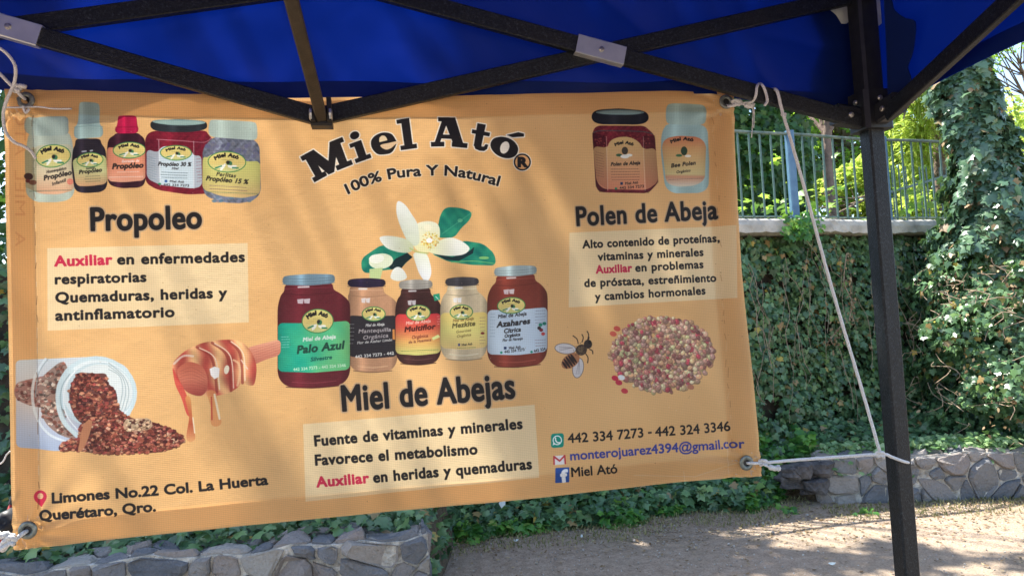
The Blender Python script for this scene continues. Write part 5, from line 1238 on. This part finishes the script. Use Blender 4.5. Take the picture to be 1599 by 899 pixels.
# ------------------------------------------------------------------ the banner
tree_sync = None
TOP = [(8, 140), (30, 138), (120, 141), (300, 147), (500, 151), (700, 150), (880, 146), (1040, 143), (1096, 143), (1112, 146), (1124, 140), (1134, 138), (1144, 146)]
BOT = [(23, 857), (300, 828.5), (533, 806), (833, 778), (1066, 752), (1130, 746.5), (1186, 741)]
LEFT = [(8, 140), (7, 200), (8, 300), (11, 430), (15, 600), (19, 740), (23, 857)]
RIGHT = [(1144, 146), (1145, 180), (1147, 250), (1151, 330), (1157, 420), (1167, 520), (1175, 600), (1181, 680), (1186, 741)]
def respl(pts, ts):
    pts = np.array(pts, float); sg = np.hypot(*np.diff(pts, axis=0).T); cm = np.concatenate([[0], np.cumsum(sg)]) / sg.sum()
    return np.stack([np.interp(ts, cm, pts[:, 0]), np.interp(ts, cm, pts[:, 1])], -1)
def layout(U, V):
    """Coons patch over the banner outline"""
    t, b = respl(TOP, U), respl(BOT, U); l, r_ = respl(LEFT, V), respl(RIGHT, V)
    c00, c10, c01, c11 = np.array(TOP[0], float), np.array(TOP[-1], float), np.array(BOT[0], float), np.array(BOT[-1], float)
    u, v = U[..., None], V[..., None]
    return (1 - v) * t + v * b + (1 - u) * l + u * r_ - ((1 - u) * (1 - v) * c00 + u * (1 - v) * c10 + (1 - u) * v * c01 + u * v * c11)
def plane_pts(L, off=0.0):
    d = FW + ((L[..., 0] - 799.5) / F_PX)[..., None] * RT - ((L[..., 1] - 449.5) / F_PX)[..., None] * UP
    t = (np.dot(P0 - CAM, N_) + off) / (d @ N_); return CAM + d * t[..., None]
def folds(U, V):
    """out-of-plane shape of the hanging sheet"""
    s = U * 2.0; z = V * 1.2
    d = .010 * np.sin(s * 3.1 + .6) * np.sin(z * 2.6 + .4) + .004 * vnoise(s, z * .5, 3.0, 2)
    d += .0055 * vnoise(s, z * .35, 9, 5) * (.35 + np.exp(-((V - .0) / .14) ** 2) + .5 * np.exp(-((1 - V) / .1) ** 2))
    rg = lambda a, b, sc, k: (1 - np.abs(vnoise(a, b, sc, k))) ** 6
    d += .0022 * rg(s, z * .5, 2.6, 4) + .0016 * rg(s * 2.5, z * .5, 2.2, 8) * (.4 + 1.4 * np.exp(-((U - .98) / .05) ** 2) + 1.2 * np.exp(-(V / .08) ** 2) + np.exp(-((1 - V) / .07) ** 2))
    d += .006 * np.exp(-((U - .965) / .012) ** 2) - .014 * np.exp(-((U - .99) / .02) ** 2)      # welded right fold curls away
    d += -.005 * np.exp(-((U - .012) / .015) ** 2) + .004 * np.exp(-((U - .036) / .006) ** 2)
    for a, b, w in ((.02, .03, 1), (.985, .03, 1), (.02, .97, 1), (.985, .97, 1)):                 # tension rays from the grommets
        dx, dy = (U - a) * 2, (V - b) * 1.2; rr_ = np.sqrt(dx * dx + dy * dy) + 1e-3; an = np.arctan2(dy, dx); d += .0045 * np.sin(an * 11) * np.exp(-rr_ / .16) * np.minimum(rr_ / .03, 1)
    return d
def banner_fn(U, V):
    L = layout(U, V); P = plane_pts(L); banner_fn.flat = P; return P + N_ * folds(U, V)[..., None]
def banner_uv(U, V, P):
    F0 = banner_fn.flat; s = (F0 - P0) @ E_; return np.stack([(s - S0) / (S1 - S0), (F0[..., 2] - ZB) / (ZT - ZB)], -1)
bc = on_pl(600, 500)
banner = empty('vinyl_banner', on_pl(600, 810), 'orange printed vinyl banner advertising Miel Ató honey, tied by its corners under the blue tent', 'banner')
grid_mesh('sheet', np.linspace(0, 1, 241), np.linspace(0, 1, 141), banner_fn, BANNER, banner, banner_uv)
def hem(name, us, vs):
    def fn(U, V): return banner_fn(U, V) + N_ * .0022
    return grid_mesh(name, us, vs, fn, VBACK, banner)
hem('hem', np.linspace(.004, .996, 200), np.linspace(.004, .052, 6)); hem('hem', np.linspace(.004, .996, 200), np.linspace(.942, .996, 6))
hem('hem', np.linspace(.004, .036, 6), np.linspace(.06, .94, 100)); hem('hem', np.linspace(.962, .996, 6), np.linspace(.06, .94, 100))
_U, _V = np.meshgrid(np.linspace(0, 1, 401), np.linspace(0, 1, 241)); _LL = layout(_U, _V); _PP = banner_fn(_U, _V)
for (gx_, gy_) in ((39, 155), (1130, 162), (47, 826), (1160, 722)):
    _U, _V = np.meshgrid(np.linspace(0, 1, 401), np.linspace(0, 1, 241)); _D = np.hypot(_LL[..., 0] - gx_, _LL[..., 1] - gy_); _k = np.unravel_index(np.argmin(_D), _D.shape)
    c = _PP[_k] - N_ * .005; g = mk('grommet', *ring_geo(c, N_, .0160, .0066, 28, 8, .5), GROM, banner, smooth=True, base=tuple(c))
    mk('eyelet', *disc_geo(c + N_ * .0035, -N_, .013, .001, 16), PLASTIC, g)

# ------------------------------------------------------------------ the tent
FO = -.05                                   # plane of the tent's far side frame
def fp(x, y, o=FO): return on_pl(x, y, o)
NI = -N_                                    # into the tent
post_c = fp(1385, 500, FO); post_c[2] = 0
SIDE = 2 * np.dot(fp(1376, 180) - fp(498, 185), E_)
tent = empty('canopy_tent', post_c, 'blue pop-up canopy tent with black scissor frame, seen from underneath', 'tent')
LEGZ = 2.12
def leg(c, upper=True):
    b = np.array([c[0], c[1], 0.0])
    mk('leg', *bar_geo(b + [0, 0, .02], b + [0, 0, LEGZ], .053, .053, N_, .10), STEEL, tent, base=tuple(b))
    mk('leg_sleeve', *bar_geo(b + [0, 0, LEGZ - .02], b + [0, 0, 2.84], .066, .066, N_, .12), PLASTIC, tent)
    mk('foot_plate', *bar_geo(b + [0, 0, .0], b + [0, 0, .02], .1, .1, N_, .1), STEEL, tent)
legs = [post_c, post_c - E_ * SIDE, post_c + NI * SIDE, post_c - E_ * SIDE + NI * SIDE]
for c in legs: leg(c)
# slider bracket at the near corner
zb = on_pl(1365, 183, FO)[2]
for c in legs:
    b = np.array([c[0], c[1], zb]); se = 1 if np.dot(c - legs[0], -E_) > 1 else -1; sn = -1 if np.dot(c - legs[0], NI) > 1 else 1
    sl = mk('slider_bracket', *join([bar_geo(b - [0, 0, .045], b + [0, 0, .075], .096, .096, N_, .12), bar_geo(b - [0, 0, .005] + E_ * se * .04, b + E_ * se * .125 + [0, 0, .008], .045, .062, (0, 0, 1), .15),
                                     bar_geo(b - [0, 0, .005] + NI * sn * .04, b + NI * sn * .125 + [0, 0, .008], .045, .062, (0, 0, 1), .15)]), PLASTIC, tent)
    for dv in (E_ * se * .085 + NI * .026, NI * sn * .085 - E_ * .026 * 1, NI * .05 + [0, 0, .045], -E_ * .05 + [0, 0, .045], NI * .05 + E_ * .02 + [0, 0, .01]):
        ax = NI if abs(np.dot(dv, NI)) < .06 and abs(np.dot(dv, NI)) > .02 else -E_
        mk('bolt', *disc_geo(b + dv - ax * .003, ax, .0085, .007, 12), BOLT, sl)
def sbar(p, q, mat=STEEL, name='truss_bar', w=.022, h=.048, up=(0, 0, 1)): return mk(name, *bar_geo(p, q, w, h, up, .12), mat, tent)
def sleeve(c, d, o):
    g = mk('joint_sleeve', *bar_geo(c - d * .073, c + d * .073, .028, .056, (0, 0, 1), .08), ZINC, tent)
    mk('rivet', *disc_geo(c + o * .014, o, .0075, .005, 12), BOLT, g); return g
# far side, traced on the frame's own plane; the two bars of each cross lie side by side
nodeL = fp(500, 182); slid = fp(1352, 190); crossR = fp(937, 80)
f1, f2 = FO + .012, FO - .012
A_ = on_pl(500, 182, f1); B_ = on_pl(1345, -8, f1); sbar(A_, B_)
C_ = on_pl(1345, 190, f2); D_ = on_pl(937, 80, f2); E2 = D_ + (D_ - C_) * 1.0; sbar(C_, E2)
dd = nrm(D_ - C_); sleeve(D_, dd, NI)
G_ = on_pl(498, 183, f2); H_ = on_pl(17, 45, f2); dl = nrm(H_ - G_); sbar(G_, H_ + (H_ - G_) * 1.0); sleeve(H_ - dl * .0, dl, NI)
nu = E2 + 0; I_ = on_pl(60, 38, f1); J_ = on_pl(330, 1, f1); dj = nrm(J_ - I_); sbar(I_ - dj * 1.1, J_ + dj * .30)
# lower middle node: bracket, bolts and the inward brace
nd = on_pl(503, 186, FO - .014)
nb = mk('node_bracket', *join([bar_geo(nd + NI * .005 - E_ * .028, nd + NI * .005 + E_ * .028, .05, .05, (0, 0, 1), .1), bar_geo(nd + NI * .034 - E_ * .02 - [0, 0, .018], nd + NI * .034 - E_ * .02 + [0, 0, .02], .012, .03, N_), bar_geo(nd + NI * .034 + E_ * .022 - [0, 0, .018], nd + NI * .034 + E_ * .022 + [0, 0, .045], .012, .03, N_)]), PLASTIC, tent)
for s_ in (-1, 1): mk('bolt', *disc_geo(nd + NI * .04 + E_ * s_ * .022, E_ * s_, .017, .008, 16), ZINC, nb)
br0 = nd + NI * .03; br1 = at_y(455, 0, br0[1] - .42); dbr = nrm(br1 - br0)
sbar(br0 - dbr * .02, br0 + dbr * (SIDE * .42), STEEL_BROWN, 'centre_brace', .03, .03, N_)
# right side cross and the other two sides
SR = legs[0] + E_ * .0
def side_pt(x, y):      # point on the right side's frame plane
    d = ray(x, y); n_ = E_; t = np.dot(post_c - CAM, n_) / np.dot(d, n_); return CAM + d * t
r0 = side_pt(1392, 178); r1 = side_pt(1599, -12); dr_ = nrm(r1 - r0)
sbar(r0 - E_ * .012, r0 - E_ * .012 + dr_ * SIDE * .52); 
t0_ = post_c + [0, 0, 2.52]; sbar(t0_ + E_ * .012 + NI * .03, t0_ + E_ * .012 + NI * SIDE * .5 - [0, 0, .42])
for a, d in ((legs[1], NI), (legs[2], -E_)):
    for k0, k1, z0, z1 in ((0, .5, 2.12, 2.52), (0, .5, 2.52, 2.12), (1, .5, 2.12, 2.52), (1, .5, 2.52, 2.12)):
        o_ = np.cross(d, [0, 0, 1]) * (.012 if z0 < z1 else -.012); sbar(a + d * SIDE * k0 + [0, 0, z0] + o_, a + d * SIDE * k1 + [0, 0, z1] + o_)
ctr = post_c - E_ * SIDE / 2 + NI * SIDE / 2
mk('centre_pole', *bar_geo(ctr + [0, 0, 2.35], ctr + [0, 0, 3.5], .05, .05, N_), STEEL, tent)
for c in (post_c - E_ * SIDE / 2 + NI * SIDE, post_c - E_ * SIDE + NI * SIDE / 2, post_c + NI * SIDE / 2): sbar(c + [0, 0, 2.15], ctr + [0, 0, 2.6], STEEL, 'centre_brace', .025, .03, (0, 0, 1))

# fabric: roof and the four valances
EZ = 2.86; OUT = .055
corn = [post_c + E_ * OUT + N_ * OUT, post_c - E_ * (SIDE + OUT) + N_ * OUT, post_c - E_ * (SIDE + OUT) - N_ * (SIDE + OUT), post_c + E_ * OUT - N_ * (SIDE + OUT)]
def roof_fn(U, V):
    a, b, c, d = [np.array([k[0], k[1], EZ]) for k in corn]
    P = (1 - U)[..., None] * ((1 - V)[..., None] * a + V[..., None] * d) + U[..., None] * ((1 - V)[..., None] * b + V[..., None] * c)
    m_ = np.minimum(np.minimum(U, 1 - U), np.minimum(V, 1 - V)) * 2; P[..., 2] += .72 * m_ - .05 * np.sin(m_ * np.pi) + .012 * vnoise(U, V, 14, 2) * np.minimum(m_ * 6, 1); return P
grid_mesh('roof_fabric', np.linspace(0, 1, 61), np.linspace(0, 1, 61), roof_fn, BLUE_ROOF, tent)
def valance(a, b, zfun, k):
    a = np.array([a[0], a[1], 0.0]); b = np.array([b[0], b[1], 0.0]); L = np.linalg.norm(b - a); d = (b - a) / L; o = np.cross([0, 0, 1.0], d); o = o if np.dot(o, a - np.array([ctr[0], ctr[1], 0])) > 0 else -o
    def fn(U, V):
        s = U * L; zb_ = zfun(s); z = EZ + (zb_ - EZ) * V
        w = .016 * np.sin(s * 6.3 + k + 1.5 * np.sin(s * 2.1)) * V + .008 * np.sin(s * 13 + k * 2 + z * 3) * V ** 1.5 + .012 * vnoise(s, z, 2.4, k) * np.sin(V * np.pi) + .003 * vnoise(s, z, 14, k) + .010 * (1 - np.abs(vnoise(s, z * 1.8, 1.5, k + 3))) ** 5 * np.sin(V * np.pi) + .006 * (1 - np.abs(vnoise(s + z, z * 2.6 - s, 2.2, k + 7))) ** 6 * V
        env = np.minimum(np.minimum(s, L - s) / .12, 1); return a + d * s[..., None] + o * (w * env + .004)[..., None] + np.array([0, 0, 1.0]) * z[..., None]
    grid_mesh('valance', np.linspace(0, 1, 421), np.linspace(0, 1, 60), fn, BLUE, tent)
    def fh(U, V):
        P = fn(U, np.full_like(V, 1.0)); P2 = fn(U, np.full_like(V, .93)); return P2 + (P - P2) * V[..., None] - o * .002
    for vv in (.40,):
        def fs(U, V, vv=vv):
            P = fn(U, np.full_like(V, vv)); P2 = fn(U, np.full_like(V, vv + .035)); return P + (P2 - P) * V[..., None] - o * .002
        grid_mesh('seam_band', np.linspace(0, 1, 221), np.linspace(0, 1, 3), fs, BLUE, tent)
    grid_mesh('valance_hem', np.linspace(0, 1, 221), np.linspace(0, 1, 3), fh, BLUE, tent)
def zfar(s):      # s runs from the right corner to the left; bottom edge read where it shows
    x = np.array([1142, 1250, 1200, 1100, 900, 700, 500, 300, 120, 8], float); 
    return np.interp(s, _zs, _zv)
_q = [(1300, 178), (1180, 170), (1100, 155), (880, 157), (700, 163), (500, 163), (300, 160), (120, 153), (5, 150)]
_pp = [on_pl(x, y, OUT + .0) for x, y in _q]; _zs = [0.0] + [float(np.dot(np.array([corn[0][0], corn[0][1], 0]) - [p[0], p[1], 0], E_)) for p in _pp] + [SIDE + .2]; _zv = [_pp[0][2] + .0] + [p[2] for p in _pp] + [_pp[-1][2]]
valance(corn[0], corn[1], zfar, 1.0)
def side_z(s): return np.interp(s, [0, .25, .6, 1.2, 2.4, 4], [2.13, 2.165, 2.18, 2.2, 2.2, 2.18])
valance(corn[0], corn[3], side_z, 2.2); valance(corn[1], corn[2], side_z, 3.1); valance(corn[3], corn[2], side_z, 4.4)
# reinforcing patches at the corner, wavy-edged, with pale tape
def patch(name, pts, plane, mat, off):
    L = curve(pts, 4); r_ = []
    for x, y in L: r_.append(plane(x, y, off))
    c = np.mean(r_, 0); th = (N_ if plane is pf else E_) * .003
    n = len(r_); V = [p for p in r_] + [p + th for p in r_] + [c, c + th]
    Fc = [(i, (i + 1) % n, 2 * n) for i in range(n)] + [(n + (i + 1) % n, n + i, 2 * n + 1) for i in range(n)] + [(i, n + i, n + (i + 1) % n, (i + 1) % n) for i in range(n)]
    return mk(name, V, Fc, mat, tent)
def pf(x, y, off): return on_pl(x, y, off)
def ps(x, y, off):
    d = ray(x, y); t = (np.dot(post_c - CAM, E_) + off) / np.dot(d, E_); return CAM + d * t
patch('corner_patch', [(1250, -20), (1256, 8), (1262, 30), (1278, 40), (1284, 54), (1280, 72), (1270, 92), (1262, 114), (1260, 138), (1258, 160), (1300, 172), (1350, 180), (1352, 90), (1352, -20)], pf, NAVY, .022)
patch('corner_patch', [(1380, -20), (1392, 2), (1396, 16), (1412, 28), (1428, 34), (1428, 60), (1424, 84), (1417, 106), (1422, 126), (1410, 160), (1398, 175), (1388, 178), (1384, 80)], ps, NAVY, .022)
patch('pale_tape', [(1294, 12), (1310, 6), (1336, -4), (1336, 40), (1326, 42), (1316, 40), (1306, 24)], pf, PATCH, .012)
patch('pale_tape', [(1366, -14), (1380, -14), (1383, 10), (1384, 34), (1378, 36), (1368, 38)], pf, PATCH, -.052)

# ------------------------------------------------------------------ cords
def cord(name, pts, r_, label, extra=(), cat='cord', base=None):
    g = tube_geo(smooth_path(pts, 10), r_, 7, .25); gs = [g] + [tube_geo(smooth_path(e[0], 6), e[1], 6, .25) for e in extra]
    b = pts[0] if base is None else base
    root = empty(name, b, label, cat)
    mk('cord', *g, CORD, root, smooth=True)
    for e in extra: mk(e[2], *tube_geo(smooth_path(e[0], 6), e[1], 6, .25), CORD, root, smooth=True)
    return root
def knot_pts(c, s, a, b, k=11):
    c = np.array(c, float); n_ = np.cross(a, b)
    return [c + s * (np.array(a) * math.cos(t * 2.6) * (1 - .1 * math.sin(t)) + np.array(b) * .8 * math.sin(t * 1.9) + n_ * .5 * math.sin(t * 3.1)) for t in np.linspace(0, 2 * math.pi, k)]
r3 = .0042
o1, o2 = -.02, FO - .032
cord('top_right_tie_cord', [on_pl(1131, 163, .0), on_pl(1139, 166, -.02), on_pl(1150, 163, -.022), on_pl(1163, 161, -.03), on_pl(1174, 159, -.05), on_pl(1180, 150, FO - .03), on_pl(1182, 136, FO - .03), on_pl(1186, 131, FO), on_pl(1191, 134, FO - .03), on_pl(1196, 146, FO - .03), on_pl(1198, 158, FO - .03), on_pl(1194, 165, FO - .03)], r3,
     'white cord knotted through the top right eyelet of the banner and looped over the bar',
     [(knot_pts(on_pl(1149, 161, -.024), .010, E_, Z_), .0042, 'knot'), (knot_pts(on_pl(1153, 160, -.024), .008, E_, Z_), .0042, 'knot'),
      ([on_pl(1154, 161, -.028), on_pl(1164, 164, -.032), on_pl(1172, 166, -.036), on_pl(1178, 162, -.036)], [.003] * 6 + [.008] * 8 + [.004] * 5, 'frayed_end'),
      ([on_pl(1175, 160, -.04), on_pl(1176, 175, -.04), on_pl(1175, 195, -.04), on_pl(1173.5, 215, -.04)], .0016, 'loose_thread'), ([on_pl(1177, 160, -.04), on_pl(1178, 178, -.04), on_pl(1177, 200, -.04)], .0013, 'loose_thread')])
pp = post_c.copy()
kn = on_pl(1375, 709, FO - .045)
cord('long_stay_cord', [on_pl(1206, 139.5, FO + .01), on_pl(1211, 140, FO - .028), on_pl(1215, 147, FO - .034), on_pl(1221, 172, FO - .036), on_pl(1237, 226, FO - .038), on_pl(1262, 315, FO - .04), on_pl(1290, 418, FO - .042), on_pl(1318, 515, FO - .044), on_pl(1345, 605, FO - .045), kn], r3 * 1.15,
     'long white cord running from the tent bar down to the tent leg', [(knot_pts(on_pl(1224, 180, FO - .037), .006, E_, Z_, 8), .003, 'knot')])
cord('bottom_right_tie_cord', [on_pl(1160, 722, .0), on_pl(1172, 722.5, -.02), on_pl(1190, 722.5, -.024), on_pl(1240, 718, -.03), on_pl(1310, 713, -.05), kn + E_ * .002, on_pl(1392, 713, FO - .040), on_pl(1408, 719, FO - .036), on_pl(1419, 722, FO - .02), on_pl(1420, 722, FO + .02), on_pl(1412, 718, FO + .035)], r3 * 1.15,
     'white cord from the bottom right eyelet of the banner wrapped around the tent leg',
     [(knot_pts(on_pl(1192, 722, -.026), .010, E_, Z_), .0042, 'knot'), (knot_pts(kn, .009, E_, Z_), .0044, 'knot'), ([on_pl(1190, 724, -.03), on_pl(1200, 728, -.034), on_pl(1210, 731, -.036), on_pl(1217, 730, -.036)], [.0035] * 7 + [.008] * 8 + [.010] * 4, 'frayed_end')])
cord('top_left_tie_cord', [on_pl(39, 155, .0), on_pl(33, 150, -.02), on_pl(24, 140, -.03), on_pl(12, 128, -.034), on_pl(-2, 114, -.04), on_pl(-30, 90, -.05)], r3,
     'white cord through the top left eyelet of the banner, pulled tight past the left edge',
     [(knot_pts(on_pl(26, 138, -.03), .010, E_, Z_), .004, 'knot'), ([on_pl(24, 137, -.03), on_pl(32, 134, -.034), on_pl(40, 136, -.036)], [.003] * 4 + [.006] * 9, 'frayed_end'),
      ([on_pl(10, 168, -.012), on_pl(30, 168, -.014), on_pl(60, 167, -.014), on_pl(84, 170, -.012), on_pl(112, 170, -.010)], .0022, 'loose_thread'), ([on_pl(36, 166, -.02), on_pl(40, 176, -.02), on_pl(46, 170, -.02)], .0035, 'frayed_end')])
cord('slack_cord', [on_pl(-30, 64, FO - .05), on_pl(0, 76, FO - .05), on_pl(16, 90, FO - .045), on_pl(24, 106, FO - .04), on_pl(22, 130, -.07), on_pl(10, 158, -.06), on_pl(5, 180, -.05), on_pl(9, 206, -.045), on_pl(22, 222, -.04), on_pl(36, 228, -.03), on_pl(48, 236, -.02), on_pl(56, 248, -.012)], r3 * .95,
     'slack white cord curling down over the top left corner of the banner')
cord('bottom_left_tie_cord', [on_pl(47, 826, .0), on_pl(38, 831, -.02), on_pl(26, 840, -.03), on_pl(12, 850, -.04), on_pl(-25, 872, -.05)], r3 * 1.3,
     'white cord tied through the bottom left eyelet of the banner, pulled off to the left',
     [(knot_pts(on_pl(16, 843, -.036), .012, E_, Z_), .0055, 'knot'), (knot_pts(on_pl(8, 849, -.036), .012, nrm(E_ + Z_), Z_), .0055, 'knot'), ([on_pl(24, 836, -.034), on_pl(12, 834, -.036), on_pl(0, 836, -.036), on_pl(-12, 834, -.036)], [.005] * 6 + [.009] * 7 + [.012] * 6, 'frayed_end')])
cord('left_edge_cord', [on_pl(16, 704, .03), on_pl(10, 710, .03), on_pl(4, 721, .03), on_pl(-8, 728, .03)], .002, 'thin white cord leaving the left edge of the banner low down')
# red pole and dark bag peeking out at the lower left
RED_P = simple_mat('red_painted_pole', (.35, .03, .03), (.5, .06, .05), 20, .45, .2, 60, .001)
c0, c1 = on_pl(9, 818, .35), on_pl(21, 786, .35)
pl = empty('red_pole', c0, 'thin red pole leaning behind the lower left corner of the banner', 'pole')
mk('shaft', *tube_geo([c0 - nrm(c1 - c0) * .05, c0, c1], .010, 10), RED_P, pl, smooth=True); mk('end_cap', *tube_geo([c1, c1 + nrm(c1 - c0) * .02], .014, 10), PLASTIC, pl)
c = on_pl(9, 818, .30); bm = bmesh.new(); bmesh.ops.create_icosphere(bm, subdivisions=3, radius=1.0)
nv = [c + np.array(v.co) * np.array([.055, .05, .04]) * (1 + .18 * math.sin(v.co[0] * 5) * math.cos(v.co[2] * 6 + 1) + .08 * math.sin(v.co[1] * 13 + v.co[0] * 9)) for v in bm.verts]
bag = empty('dark_bag', c - [0, 0, .04], 'small dark bag with a pale tie beside the red pole at the lower left', 'bag')
mk('body', nv, [tuple(v.index for v in f.verts) for f in bm.faces], PLASTIC, bag, smooth=True); bm.free()
mk('tie', *tube_geo(smooth_path([c + [-.03, -.05, .02], c + [.0, -.062, .0], c + [.03, -.055, -.02]], 5), .005, 6), CORD, bag)
